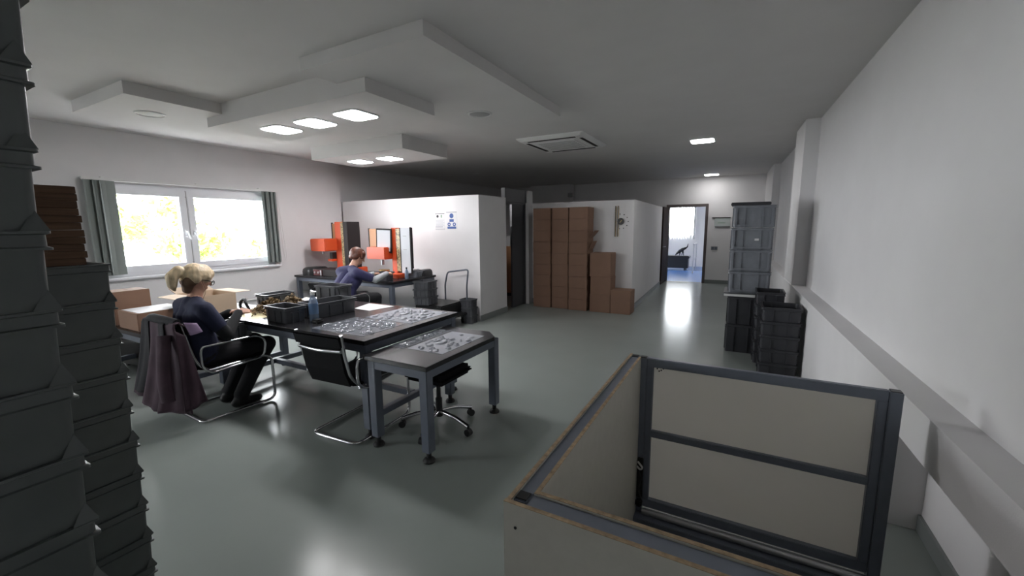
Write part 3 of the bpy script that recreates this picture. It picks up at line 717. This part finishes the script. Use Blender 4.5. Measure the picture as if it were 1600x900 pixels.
# cartons by the window table
def carton_open(label, x, y, z, L, W, Hh, rz, flaps, m=CARDL, inner=CARD):
    t = thing('carton', label, 'box', (x, y, z), rz); th = .006
    for a, b in (((-L / 2, -W / 2, 0), (L / 2, -W / 2 + th, Hh)), ((-L / 2, W / 2 - th, 0), (L / 2, W / 2, Hh)), ((-L / 2, -W / 2 + th, 0), (-L / 2 + th, W / 2 - th, Hh)), ((L / 2 - th, -W / 2 + th, 0), (L / 2, W / 2 - th, Hh))): box('side', a, b, m, t)
    box('bottom', (-L / 2 + th, -W / 2 + th, 0), (L / 2 - th, W / 2 - th, th), m, t)
    for side, ang in flaps:
        bm = bmesh.new()
        if side in 'xX':
            s = 1 if side == 'X' else -1
            bx(bm, (0, -W / 2, -.002), (L * .36, W / 2, .003), 0, Matrix.Translation((s * L / 2, 0, Hh)) @ Matrix.Rotation(0 if s > 0 else PI, 4, 'Z') @ Matrix.Rotation(ang, 4, 'Y'))
        else:
            s = 1 if side == 'Y' else -1
            bx(bm, (-L / 2, 0, -.002), (L / 2, W * .45, .003), 0, Matrix.Translation((0, s * W / 2, Hh)) @ Matrix.Rotation(0 if s > 0 else PI, 4, 'Z') @ Matrix.Rotation(-ang, 4, 'X'))
        obj('flap', bm, m, t)
    return t
carton_open('open pale carton with raised flaps beside the blonde woman', -4.97, 2.275, .6605, .44, .36, .265, 0, [('x', -.3), ('Y', .03), ('y', .05)])
def carton(label, x, y, z, L, W, Hh, rz=0, m=CARD, group=None, seam=True, cat='box'):
    t = thing('carton', label, cat, (x, y, z), rz, group)
    box('box_body', (-L / 2, -W / 2, 0), (L / 2, W / 2, Hh), m, t, .004)
    if seam: box('top_flap', (-L / 2 + .003, -W / 2 + .003, Hh), (L / 2 - .003, -.002, Hh + .003), m, t); box('top_flap', (-L / 2 + .003, .002, Hh), (L / 2 - .003, W / 2 - .003, Hh + .003), m, t)
    return t
carton('low brown carton with a white top behind the jacket', -5.06, 1.845, .661, .42, .42, .165, 0, CARD)
tag(box('white_sheet', (-5.25, 1.66, .8305), (-4.87, 2.03, .834), PAPER, None), 'white sheet lying on the low brown carton', 'sheet')
carton('upright brown carton at the left end of the window table', -5.52, 1.80, .661, .26, .30, .33, 0, CARD)
cs = thing('black_case', 'black case standing under the window table', 'case', (-6.15, 2.1, 0), .1)
box('case_body', (-.28, -.12, .02), (.28, .12, .34), BPLAST, cs, .02)
bm = bmesh.new(); tube(bm, [(-.07, 0, .34), (-.07, 0, .38), (.07, 0, .38), (.07, 0, .34)], .01, 8, .03); obj('handle', bm, RUBBER, cs, True)
for sx in (-.2, .2): box('foot', (sx - .02, -.1, 0), (sx + .02, .1, .02), RUBBER, cs)

# ================================================================== PRESS TABLE
ZP = .7805
p1 = thing('press_machine', 'orange press with a black cabinet in the corner, left of the two', 'press', (-6.30, 5.30, ZP))
box('base', (-.24, -.30, 0), (.20, .22, .10), ORANGE, p1, .01)
box('column', (-.20, -.14, .10), (-.03, .16, .93), ORANGE, p1, .006)
hd = box('press_head', (-.56, -.40, .41), (-.16, -.02, .63), ORANGE, p1, .012)
bm = bmesh.new(); cyl(bm, (-.42, -.25, .35), (-.42, -.25, .41), .018, n=12); obj('ram', bm, STEEL, hd, True)
box('circuit_strip', (-.03, -.15, .14), (.04, .16, .92), CIRC, p1)
box('cabinet', (.04, -.16, .10), (.16, .12, .93), MDARK, p1, .006)
box('open_panel', (-.31, -.10, .48), (-.205, -.08, .90), TAN, p1)
box('panel_edge', (-.33, -.105, .47), (-.31, -.075, .92), MDARK, p1)
box('clamp', (-.30, -.25, .22), (-.19, -.10, .26), ORANGE, p1, .004)
box('clamp_block', (-.28, -.22, .26), (-.20, -.10, .38), BPLAST, p1, .004)
p2 = thing('press_machine', 'orange press with an opened white-backed door, right of the two', 'press', (-5.06, 5.22, ZP))
box('base', (-.20, -.28, 0), (.26, .24, .07), ORANGE, p2, .01)
box('column', (-.02, -.10, .07), (.09, .18, .815), ORANGE, p2, .006)
hd = box('press_head', (-.44, -.26, .30), (-.02, .08, .50), ORANGE, p2, .012)
bm = bmesh.new(); cyl(bm, (-.20, -.14, .20), (-.20, -.14, .30), .03, n=14); obj('ram', bm, STEEL, hd, True)
bm = bmesh.new(); lathe(bm, [(.09, .07), (.09, .12), (.06, .125)], 20, Matrix.Translation((-.17, -.14, 0))); obj('work_holder', bm, BRASS, p2, True)
box('circuit_strip', (.09, -.10, .10), (.18, .17, .80), CIRC, p2)
box('cabinet_side', (.18, -.11, .07), (.20, .18, .815), MDARK, p2)
dr = box('side_door', (0, -.012, 0), (.18, .006, .74), MGREY, p2, .003); dr.location = (.20, -.10, .075); dr.rotation_euler = (0, 0, .12)
box('door_edge', (.18, -.016, -.005), (.20, .01, .745), MDARK, dr)
box('hinge', (.05, -.018, .6), (.11, -.012, .61), GPLAST, dr); box('hinge', (.05, -.018, .38), (.11, -.012, .39), GPLAST, dr)
op = box('open_door', (0, 0, 0), (.30, .018, .40), MDARK, p2, .004); op.location = (-.27, -.20, .41); op.rotation_euler = (0, .04, .18)
box('door_lining', (.025, -.004, .03), (.275, .0, .375), MGREY, op)
tp = box('top_cover', (-.56, -.06, .46), (-.30, -.045, .80), TAN, p2)
box('cover_edge', (-.58, -.065, .455), (-.56, -.04, .81), MDARK, p2)
cu = thing('control_unit', 'low black control unit with a maroon knob panel on the press table', 'control unit', (-6.32, 4.86, ZP))
bm = bmesh.new(); M90 = Matrix(((0, 1, 0, 0), (0, 0, 1, 0), (1, 0, 0, 0), (0, 0, 0, 1)))
bx(bm, (-.20, -.17, 0), (.40, .17, .115), .01); obj('housing', bm, MDARK, cu)
fp = box('front_panel', (-.20, -.182, .008), (.02, -.17, .105), MRED, cu, .002)
for sx in (-.15, -.06):
    bm = bmesh.new(); cyl(bm, (sx, -.182, .06), (sx, -.20, .06), .018, n=14); obj('knob', bm, STEEL, fp, True)
box('trim_plate', (-.02, -.186, .012), (.015, -.182, .10), STEEL, fp)
hs = thing('black_roll', 'black rounded cover at the left end of the press table', 'cover', (-6.76, 4.90, ZP))
bm = bmesh.new(); loft(bm, [[(x * k, y * k2, z) for x, y in rrect(.30, .42, .1, 5)] for (k, k2, z) in ((1, 1, 0), (1, 1, .06), (.92, .95, .10), (.7, .8, .125))]); obj('cover_shell', bm, BPLAST, hs, True, 50)
# bins and bottles on the press table
gb = make_crate(.27, .24, .125, CRATE, .022, .010, .05, ribs=2)
gb['label'] = 'grey bin in front of the right press, beside the auburn-haired woman'; gb.location = (-4.92, 4.76, ZP); gb.rotation_euler = (0, 0, .2)
gl = make_crate(.40, .26, .10, CRATEL, .02, .010, .02, ribs=4)
gl['label'] = 'light grey crate with white papers at the right end of the press table'; gl.location = (-4.84, 5.30, ZP); gl.rotation_euler = (0, 0, .1)
tag(box('paper_stack', (-5.0, 5.20, ZP + .1005), (-4.72, 5.40, ZP + .125), PAPER, None, .01, None), 'white papers lying on the light grey crate', 'paper')
b2_ = thing('small_bottle', 'small clear bottle at the right end of the press table', 'bottle', (-4.68, 5.02, ZP))
bm = bmesh.new(); lathe(bm, [(.028, 0), (.03, .01), (.03, .11), (.012, .15), (.012, .165)], 16); obj('bottle_body', bm, BOTTLE, b2_, True)
bm = bmesh.new(); lathe(bm, [(.014, .16), (.014, .185)], 12); obj('cap', bm, BPLAST, b2_, True)
br = thing('black_roll', 'black rounded cover at the right end of the press table', 'cover', (-4.71, 5.50, ZP))
bm = bmesh.new(); loft(bm, [[(x * k, y * k2, z) for x, y in rrect(.16, .30, .07, 5)] for (k, k2, z) in ((1, 1, 0), (1, 1, .05), (.9, .95, .085), (.6, .8, .105))]); obj('cover_shell', bm, BPLAST, br, True, 50)

# ================================================================== TROLLEY AND CRATES BY THE PARTITION
tr = thing('platform_trolley', 'black platform trolley with a bent tube handle by the partition', 'trolley', (-4.42, 5.36, 0))
box('deck', (-.16, -.33, .16), (.52, .33, .20), BPLAST, tr, .01)
for sx in (-.09, .42):
    for sy in (-.25, .25):
        bm = bmesh.new(); cyl(bm, (sx - .02, sy, .06), (sx + .02, sy, .06), .06, n=18); bx(bm, (sx - .03, sy - .03, .11), (sx + .03, sy + .03, .16)); obj('caster', bm, RUBBER, tr, True)
bm = bmesh.new(); tube(bm, [(.01, .30, .2), (.01, .30, .62), (.07, .30, .84), (.50, .30, .90), (.46, .30, .62), (.46, .30, .17)], .014, 10, .05); obj('handle', bm, FRAME, tr, True, 60)
box('handle_bracket', (.41, .27, .16), (.49, .33, .2), BPLAST, tr)
tag(box('black_case', (-4.575, 5.06, .2005), (-4.02, 5.64, .37), BPLAST, None, .02), 'flat black case lying on the platform trolley', 'case')
s1 = make_crate(.30, .30, .125, CRATE, .022, .010, .02, ribs=3)
stack(s1, -4.42, 5.16, .3705, .126, 3, .1, 'grey crate on the trolley beside the press table, {}', 'crates on the trolley')
s2 = make_crate(.25, .20, .135, CRATE, .022, .010, .02, ribs=3)
stack(s2, -3.93, 5.66, 0, .136, 3, 0, 'small grey crate on the floor at the partition corner, {}', 'crates at the partition corner')
s3 = dup(s1, (-5.2, 5.3, 0), .0, 'grey crate on the floor under the press table', None)
del s3['group']

# ================================================================== WALL POSTERS, CLOCK, SIGNS
YW = 5.829
def flat(name, pts, y, th, m, parent=None):
    bm = bmesh.new(); loft(bm, [[(x, y, z) for x, z in pts], [(x, y - th, z) for x, z in pts]]); return obj(name, bm, m, parent)
def rect(x0, z0, x1, z1): return [(x0, z0), (x1, z0), (x1, z1), (x0, z1)]
def disc(cx, cz, r, n=20): return [(cx + r * math.cos(2 * PI * k / n), cz + r * math.sin(2 * PI * k / n)) for k in range(n)]
ps = thing('notice', 'white printed notice with small pictures on the partition', 'notice', (-4.605, YW, 1.55))
flat('sheet', rect(-.105, 0, .105, .30), 0, .002, PAPER, ps)
flat('heading', rect(-.10, .275, .10, .284), -.002, .001, INK, ps)
flat('picture', disc(-.05, .235, .024), -.002, .001, INK, ps); flat('picture', rect(.02, .21, .045, .26), -.002, .001, GREENINK, ps)
for k in range(5): flat('text_line', rect(-.09, .165 - k * .022, .09 - .02 * (k % 2), .171 - k * .022), -.002, .001, GREYINK, ps)
flat('text_line', rect(-.10, .045, .06, .060), -.002, .001, GREYINK, ps); flat('footer', rect(-.10, .01, .10, .018), -.002, .001, GREYINK, ps)
pb = thing('safety_sign', 'white safety sign with blue round symbols on the partition', 'sign', (-4.355, YW, 1.56))
flat('sheet', rect(-.115, 0, .115, .30), 0, .002, PAPER, pb)
flat('heading', rect(-.11, .283, .11, .296), -.002, .001, GREYINK, pb)
flat('symbol', disc(0, .228, .042), -.002, .001, BLUES, pb); flat('caption', rect(-.045, .125, .045, .172), -.002, .001, BLUES, pb)
for sx in (-.055, .055):
    o = flat('symbol', disc(sx, .083, .033), -.002, .001, BLUES, pb); flat('pictogram', disc(sx, .083, .013), -.003, .001, PAPER, o)
flat('caption', rect(-.092, .008, .092, .046), -.002, .001, BLUES, pb)
ck = thing('wall_clock', 'black wall clock of a disc, two long bars and dots', 'clock', (-1.98, 7.799, 1.67))
for x in (-.075, -.028):
    bm = bmesh.new(); bx(bm, (x - .009, -.02, -.28), (x + .009, -.008, .285), .002); bx(bm, (x - .004, -.008, -.02), (x + .004, 0, .02)); obj('bar', bm, BPLAST, ck)
    flat('brass_edge', rect(x + .009, -.28, x + .0115, .285), -.010, .008, BRASS, ck)
flat('dial', disc(.025, 0, .062, 28), 0, .03, BPLAST, ck)
flat('hand', [(.01, -.02), (.016, -.024), (.05, .02), (.045, .025)], -.031, .002, BRASS, ck)
for k in range(7):
    a = math.radians(-100 + k * 33); flat('dot', disc(.025 + .135 * math.cos(a), .135 * math.sin(a), .010, 10), 0, .008, BPLAST, ck)
flat('backing_strip', rect(-.105, -.27, -.09, -.02), 0, .006, WPLAST, ck)
sg = thing('wall_sign', 'clear sign plate with dark bars beside the corridor door', 'sign', (-.45, YF - .001, 1.54))
flat('plate', rect(-.18, 0, .20, .23), -.004, .008, mat('frosted_sign', (.50, .55, .54), .3), sg)
flat('bar', rect(-.235, .225, .20, .245), -.004, .02, MDARK, sg); flat('bar', rect(-.16, -.01, .20, .006), -.004, .02, MDARK, sg)
flat('lettering', rect(-.10, .09, .08, .105), -.0125, .001, GREENINK, sg)
sw = thing('light_switch', 'grey double light switch beside the corridor door', 'switch', (-.595, YF - .001, .96))
flat('plate', rect(-.08, -.05, .08, .05), 0, .010, GPLAST, sw)
for sx in (-.07, .004): flat('rocker', rect(sx, -.04, sx + .066, .04), -.010, .006, FRAME, sw)
dv = tag(box('alarm_box', (-4.66, YF - .42, 2.45), (-4.52, YF - .351, 2.58), GPLAST, None, .008), 'small grey alarm box high on the far wall pier', 'alarm')

# ================================================================== CARTON STACKS AT THE RIGHT PARTITION
cols = [(-3.395, 7.60, .365, .33, 9, 'left'), (-3.022, 7.62, .335, .33, 9, 'middle'), (-2.648, 7.60, .36, .36, 9, 'right')]
for ci, (x, y, L, W, n, nm) in enumerate(cols):
    p = None
    for k in range(n):
        lab = f'brown carton in the {nm} column of the tall carton stacks, {ORD[n - 1 - k]}'
        if p is None:
            p = thing('carton', lab, 'box', (x, y, 0), 0, f'cartons in the {nm} column'); Hh = .2155
            box('box_body', (-L / 2, -W / 2, 0), (L / 2, W / 2, Hh - .001), CARD, p, .004)
            bm = bmesh.new(); bx(bm, (L / 2, -W * .42, Hh * .25), (L / 2 + .006, -W * .05, Hh * .8), .002, Matrix.Rotation(.0, 4, 'Z')); obj('side_flap', bm, CARD, p)
            o = p
        else: o = dup(p, (x, y, 0), 0, lab)
        o.location = (x + random.uniform(-.003, .003), y + random.uniform(-.008, .008), k * .2157); o.rotation_euler = (0, 0, random.uniform(-.012, .012))
# loose flaps sticking out of the right column
for zz, a in ((1.38, .7), (1.16, .45)):
    t = tag(box('carton_flap', (0, -.13, 0), (.004, .13, .17), CARD, None, 0), ('upper' if a > .6 else 'lower') + ' loose carton flap sticking out of the tall stack', 'flap')
    t.location = (-2.455, 7.60, zz); t.rotation_euler = (0, a, 0)
for lab, x, y, z, L, W, Hh in (('brown carton on the floor at the foot of the shorter stack', -2.215, 7.60, 0, .385, .34, .33), ('middle brown carton of the shorter stack', -2.21, 7.605, .334, .38, .34, .33), ('topmost brown carton of the shorter stack', -2.22, 7.60, .668, .39, .34, .43), ('single brown carton on the floor under the wall clock', -1.835, 7.60, 0, .36, .34, .43)):
    carton(lab, x, y, z, L, W, Hh, random.uniform(-.01, .01))

# ================================================================== CEILING FITTINGS
def led(label, x, y, z, s=.31, m=None):
    t = thing('ceiling_light', label, 'ceiling light', (x, y, z), 0, 'square ceiling lights')
    def lp(l, zz, r): return [(a, b, zz) for a, b in rrect(l, l, r)]
    bm = bmesh.new(); loft(bm, [lp(s + .02, 0, .06), lp(s + .02, -.008, .06), lp(s, -.012, .05), lp(s, -.006, .05)], True, True); obj('frame', bm, WPLAST, t, True, 40)
    bm = bmesh.new(); loft(bm, [lp(s - .005, -.011, .05), lp(s - .02, -.016, .045)]); obj('diffuser', bm, m or LED, t)
for lab, x in (('square light panel, left of three on the middle dropped panel', -4.36), ('square light panel, centre of three on the middle dropped panel', -3.81), ('square light panel, right of three on the middle dropped panel', -3.23)): led(lab, x, 2.89, 2.65)
led('left square light panel on the small far dropped panel', -5.44, 4.90, 2.66); led('right square light panel on the small far dropped panel', -4.82, 4.92, 2.66)
led('square ceiling light over the corridor, nearer one', -.585, 7.08, ZC, .32, LED2); led('square ceiling light over the corridor, farther one near the door', -.73, 11.9, ZC, .32, LED2)
def speaker(label, x, y, z, r):
    t = thing('ceiling_speaker', label, 'speaker', (x, y, z))
    bm = bmesh.new(); lathe(bm, [(r, 0), (r, -.006), (r - .012, -.012), (r - .014, -.006)], 28); obj('rim', bm, WPLAST, t, True)
    bm = bmesh.new(); lathe(bm, [(r - .014, -.005), (r * .5, -.012), (.01, -.014)], 28); obj('grille', bm, GPLAST if r > .08 else WPLAST, t, True)
speaker('round ceiling speaker on the left dropped panel', -5.23, 2.09, 2.745, .125); speaker('round ceiling speaker on the right dropped panel', -2.445, 3.81, 2.757, .125)
speaker('small round detector on the ceiling beyond the dropped panels', -5.58, 8.5, ZC, .07)
ac = thing('air_conditioner', 'white ceiling cassette air conditioner with dark outlet slots', 'air conditioner', (-2.43, 6.08, ZC))
def lp(l, w, zz, r): return [(a, b, zz) for a, b in rrect(l, w, r)]
bm = bmesh.new(); loft(bm, [lp(1.02, 1.14, 0, .03), lp(1.02, 1.14, -.012, .03), lp(.94, 1.04, -.045, .03)]); obj('casing', bm, WPLAST, ac, True, 30)
box('intake_grille', (-.30, -.32, -.055), (.30, .32, -.044), WPLAST, ac, .003)
for a, b in (((-.36, -.475, -.05), (.36, -.43, -.0435)), ((-.36, .43, -.05), (.36, .475, -.0435)), ((-.435, -.36, -.05), (-.39, .36, -.0435)), ((.39, -.36, -.05), (.435, .36, -.0435))): box('air_slot', a, b, MDARK, ac)
for k in range(8): box('grille_bar', (-.27, -.28 + k * .075, -.060), (.27, -.27 + k * .075, -.055), GPLAST, ac)

# ================================================================== PEOPLE
def hand(prims, w, d, nrm, side, k, curl=.5):
    """palm + five bent fingers; w wrist, d direction, nrm back-of-hand normal, side=+1 thumb to the left of d"""
    w, d, nrm = Vector(w), Vector(d).normalized(), Vector(nrm).normalized()
    nrm = (nrm - d * nrm.dot(d)).normalized(); s = d.cross(nrm) * side
    for q in (-1, 0, 1):
        prims.append((w + s * q * .014, .017, w + d * .075 + s * q * .024, .014, k))
    for i, (o, L) in enumerate(((.033, .066), (.011, .076), (-.011, .071), (-.032, .055))):
        a = w + d * .078 + s * o; b = a + (d * math.cos(curl) - nrm * math.sin(curl)) * L * .5; c = b + (d * math.cos(curl * 2.2) - nrm * math.sin(curl * 2.2)) * L * .5
        prims.append((a, .0092, b, .0085, k)); prims.append((b, .0085, c, .0072, k))
    a = w + d * .025 + s * .03; b = a + (d * .7 + s * .6 - nrm * .3).normalized() * .036; c = b + (d * .95 - nrm * .3).normalized() * .03
    prims.append((a, .013, b, .0105, k)); prims.append((b, .0105, c, .0085, k))
def head(prims, c, f, k):
    """c: skull centre, f: facing (tilted) direction; jaw, nose, ears, lips, brow"""
    c, f = Vector(c), Vector(f).normalized(); rgt = f.cross(Vector((0, 0, 1))).normalized(); u = rgt.cross(f)
    prims.append((c - f * .02 + u * .018, .084, c + f * .018 + u * .018, .078, k))
    prims.append((c + f * .025 - u * .01, .066, c + f * .048 - u * .075, .036, k))          # face to chin
    for s in (-1, 1):
        prims.append((c + rgt * s * .040 - u * .03, .040, c + f * .035 + rgt * s * .022 - u * .078, .028, k))   # jaw
        prims.append((c + rgt * s * .078 - u * .012 - f * .005, .013, c + rgt * s * .074 - u * .04, .010, k))    # ear
        prims.append((c + f * .083 + rgt * s * .030 + u * .015, .012, c + f * .088 + rgt * s * .012 + u * .014, .011, k))  # brow
        prims.append((c + f * .074 + rgt * s * .034 - u * .022, .014, c + f * .070 + rgt * s * .036 - u * .03, .014, k))  # cheek
    prims.append((c + f * .092 + u * .006, .010, c + f * .112 - u * .026, .0115, k))         # nose
    prims.append((c + f * .088 - u * .052, .011, c + f * .086 - u * .062, .011, k))         # lips
    return c, f, rgt, u
SK, SH, TR, SL, BT = 0, 1, 2, 3, 4
def torso(prims, hip, chest, nb, wsh, k):
    hip, chest = Vector(hip), Vector(chest)
    mid = hip.lerp(chest, .45) + Vector((0, -.01, 0))
    for s in (-1, 1):
        prims.append((hip + Vector((s * .085, 0, 0)), .128, mid + Vector((s * .07, 0, 0)), .118, k))
        prims.append((mid + Vector((s * .07, 0, 0)), .118, chest + Vector((s * .085, .01, -.06)), .118, k))
        prims.append((chest + Vector((s * .085, .01, -.06)), .115, chest + Vector((s * wsh, -.005, .035)), .066, k))
        prims.append((chest + Vector((s * wsh, -.005, .035)), .066, nb, .062, k))
# ---- blonde woman on the cantilever chair
P1 = thing('person', 'blonde woman with glasses in a navy shirt seated at the long table', 'person', (-4.03, 1.745, 0), -.05)
pr = []
torso(pr, (0, -.01, .575), (0, -.02, .92), (0, .005, .99), .175, SH)
pr.append(((-.175, -.025, .955), .066, (.175, -.025, .955), .066, SH)); pr.append(((0, -.02, .98), .070, (0, -.03, .86), .11, SH)); pr.append(((0, .012, 1.03), .055, (0, .03, 1.10), .052, SK))
hc, hf, hr, hu = head(pr, (0, .045, 1.185), (0, 1, -.38), SK)
for s in (-1, 1):
    sh = Vector((s * .195, -.01, .945)); el_ = Vector((s * .235, .12, .71)); wr_ = Vector((s * .085, .295, .85 if s > 0 else .835))
    pr.append((sh, .072, sh.lerp(el_, .62), .062, SH)); pr.append((sh.lerp(el_, .6), .055, el_, .050, SL))
    pr.append((el_, .052, wr_, .036, SL)); hand(pr, wr_, (-s * .35, .85, .25), (s * .25, -.2, .95), s, SK, .55)
    kn = Vector((s * .115, .50, .52)); an = Vector((s * .105, .24, .105))
    pr.append(((s * .095, .0, .545), .108, kn, .078, TR)); pr.append((kn, .075, kn.lerp(an, .35) + Vector((0, -.01, 0)), .072, TR)); pr.append((kn.lerp(an, .3) + Vector((0, -.01, 0)), .072, an, .062, TR))
    pr.append((an, .045, (s * .105, .20, .05), .042, BT)); pr.append(((s * .105, .19, .043), .042, (s * .115, .38, .033), .032, BT))
remesh('body', pr, [SKIN, NAVY, BLACKT, SLEEVEB, SHOE], P1, .0075, 3)
def H(a, b, c): return hc + hf * a + hr * b + hu * c
hp_ = [(H(-.03, 0, .03), .098, H(.01, 0, .038), .092), (H(.02, 0, .065), .070, H(.065, .0, .062), .048), (H(.05, .03, .062), .035, H(.045, .07, .03), .022), (H(.05, -.03, .062), .035, H(.045, -.07, .03), .022), (H(-.04, .05, .0), .055, H(-.07, .02, -.02), .045), (H(-.04, -.05, .0), .055, H(-.07, -.02, -.02), .045),
       (H(-.085, 0, .02), .034, H(-.145, 0, .03), .042), (H(-.145, 0, .03), .044, H(-.175, .0, -.03), .045), (H(-.175, 0, -.03), .046, H(-.155, 0, -.095), .034), (H(-.155, 0, -.095), .034, H(-.13, 0, -.13), .012)]
hair = remesh('hair', hp_, [BLONDE], P1, .006, 2)
remesh('nape_hair', [(H(-.06, .04, -.035), .05, H(-.055, -.04, -.035), .05), (H(-.05, 0, -.06), .05, H(-.045, 0, -.10), .04), (H(-.03, .062, -.02), .03, H(-.02, .066, .0), .03), (H(-.03, -.062, -.02), .03, H(-.02, -.066, .0), .03)], [HAIRD], P1, .006, 2)
bm = bmesh.new()
t_ = H(-.105, 0, .022); cyl(bm, t_ + hf * .008, t_ - hf * .012, .039, n=18); obj('hair_tie', bm, BPLAST, P1, True)
gl_ = bpy.data.objects.new('glasses', None)
bm = bmesh.new()
for s in (-1, 1):
    ring = [H(.110, s * .032 + .024 * math.cos(a), -.006 + .019 * math.sin(a)) for a in [2 * PI * k / 12 for k in range(13)]]
    tube(bm, ring, .0028, 6, .004); tube(bm, [H(.110, s * .056, .0), H(.06, s * .080, .002), H(-.01, s * .086, -.005)], .003, 6, .02)
tube(bm, [H(.112, -.010, -.002), H(.114, .010, -.002)], .0028, 6); obj('glasses', bm, BPLAST, P1, True)
bm = bmesh.new(); tube(bm, [H(.0, .088, -.01), H(.05, .10, -.09), H(.06, .06, -.17), (.03, .09, .99)], .0018, 5, .03); obj('glasses_cord', bm, HAIRD, P1, True)
wp = thing('work_piece', 'black strap held in the hands of the blonde woman', 'strap', (-4.03, 1.70, 0), -.05)
bm = bmesh.new(); tube(bm, [(.07, .44, .87), (.06, .42, .93), (0, .45, .96), (-.07, .44, .93), (-.07, .43, .87), (0, .46, .85), (.07, .44, .87)], .013, 8, .05); obj('loop', bm, RUBBER, wp, True)
# grey crate on her lap side
lc = dup(s2, (-4.02, 2.04, .632), .05, 'dark grey crate on the lap of the blonde woman', None)
del lc['group']
# ---- jacket over the back of her chair
jk = thing('jacket', 'plum and black jacket hanging over the back of the chair', 'jacket', (-4.03, 1.92, 0), -.04)
def cloth(name, fn, nu, nv, m, parent, th=.012):
    bm = bmesh.new(); vs = [[bm.verts.new(fn(i / (nu - 1), j / (nv - 1))) for j in range(nv)] for i in range(nu)]
    for i in range(nu - 1):
        for j in range(nv - 1): bm.faces.new((vs[i][j], vs[i + 1][j], vs[i + 1][j + 1], vs[i][j + 1]))
    o = obj(name, bm, m, parent, True, 80); s = o.modifiers.new('s', 'SOLIDIFY'); s.thickness = th; s.offset = 0; return o
def jbody(u, v, off=0):
    # u across, v from inside the chair back, over its top, down the rear
    x = (u * 2 - 1); w = .255 + .05 * v + .02 * v * v
    if v < .12: k = v / .12; y, z = -.325 - .015 * k, .77 + .09 * k
    elif v < .2: k = (v - .12) / .08; a = k * PI; y, z = -.37 - .035 * (1 - math.cos(a)), .86 + .025 * math.sin(a)
    else: k = (v - .2) / .8; y, z = -.44 - .04 * k - .05 * k * k, .86 - .70 * k + .11 * k * max(0, -x)
    f = .028 * max(0, v - .15) * (math.sin(9 * x + 1.0) + .6 * math.sin(17 * x + 2 + 3 * v))
    curl = .16 * max(0, v - .12) * max(0, x) ** 2
    return (x * w + off * .5 * max(0, x), y + f + curl - off, z - .012 * math.cos(7 * x) * v)
cloth('jacket_body', jbody, 30, 34, PLUM, jk)
cloth('black_panel', lambda u, v: jbody(.60 + .17 * u, .18 + .62 * v, .012), 12, 28, PLUMB, jk, .006)
cloth('black_panel', lambda u, v: jbody(.02 + .24 * u, .18 + .78 * v, .012), 12, 28, PLUMB, jk, .006)
cloth('side_flap', lambda u, v: (.285 + .03 * v + .012 * math.sin(9 * u + 4 * v) * v, -.43 + .10 * u * (.6 + v) - .01 * v, .83 - .05 * u - v * (.66 - .10 * u)), 14, 24, PLUM, jk, .008)
bm = bmesh.new(); tube(bm, [(.19, -.47, .79), (.225, -.50, .62), (.235, -.52, .44), (.235, -.51, .28)], .05, 12, .1, .6); obj('sleeve', bm, PLUM, jk, True, 80)
bm = bmesh.new(); tube(bm, [(-.24, -.40, .875), (-.12, -.425, .895), (.08, -.425, .895), (.22, -.39, .875)], .036, 12, .1, .8); obj('collar', bm, PLUMB, jk, True, 80)
cloth('lining', lambda u, v: (.292 + .012 * math.sin(3 * u), -.37 + .085 * u + .035 * v, .885 - .02 * u - .11 * v * (1 - .3 * u)), 6, 6, LAV, jk, .006)
# ---- auburn-haired woman at the press
P2 = thing('person', 'auburn-haired woman in a blue shirt working at the press table', 'person', (-5.00, 4.05, 0), -.12); P2.scale = (1.06, 1.06, 1.06)
pr = []
torso(pr, (0, -.03, .575), (0, .10, .875), (0, .145, .945), .185, SH)
pr.append(((0, .14, .94), .056, (.01, .20, 1.04), .050, SK))
hc, hf, hr, hu = head(pr, (.02, .235, 1.115), (.25, 1, -.55), SK)
for s in (-1, 1):
    sh = Vector((s * .20, .10, .90)); el_ = Vector((s * .30, .30, .80)) if s > 0 else Vector((s * .26, .28, .74)); wr_ = Vector((.26, .52, .86)) if s > 0 else Vector((-.02, .50, .84))
    pr.append((sh, .070, sh.lerp(el_, .7), .060, SH)); pr.append((sh.lerp(el_, .68), .050, el_, .046, SL))
    pr.append((el_, .048, wr_, .036, SL)); hand(pr, wr_, (-s * .4, .85, .05), (0, 0, 1), s, SK, .45)
    kn = Vector((s * .13, .43, .52)); an = Vector((s * .14, .40, .10))
    pr.append(((s * .095, -.02, .545), .102, kn, .072, TR)); pr.append((kn, .070, an, .052, TR))
    pr.append((an, .045, (s * .14, .38, .05), .042, BT)); pr.append(((s * .14, .37, .043), .042, (s * .15, .56, .033), .032, BT))
remesh('body', pr, [SKIN, BLUEV, BLACKT, SLEEVEG, SHOE], P2, .0075, 3)
hp_ = [(H(-.03, 0, .03), .097, H(.005, 0, .036), .090), (H(-.04, .05, -.01), .052, H(-.065, .02, -.03), .042), (H(-.04, -.05, -.01), .052, H(-.065, -.02, -.03), .042), (H(.03, .05, .05), .045, H(.04, .08, .0), .02), (H(.03, -.05, .05), .045, H(.04, -.08, .0), .02)]
remesh('hair', hp_, [AUBURN], P2, .006, 2)
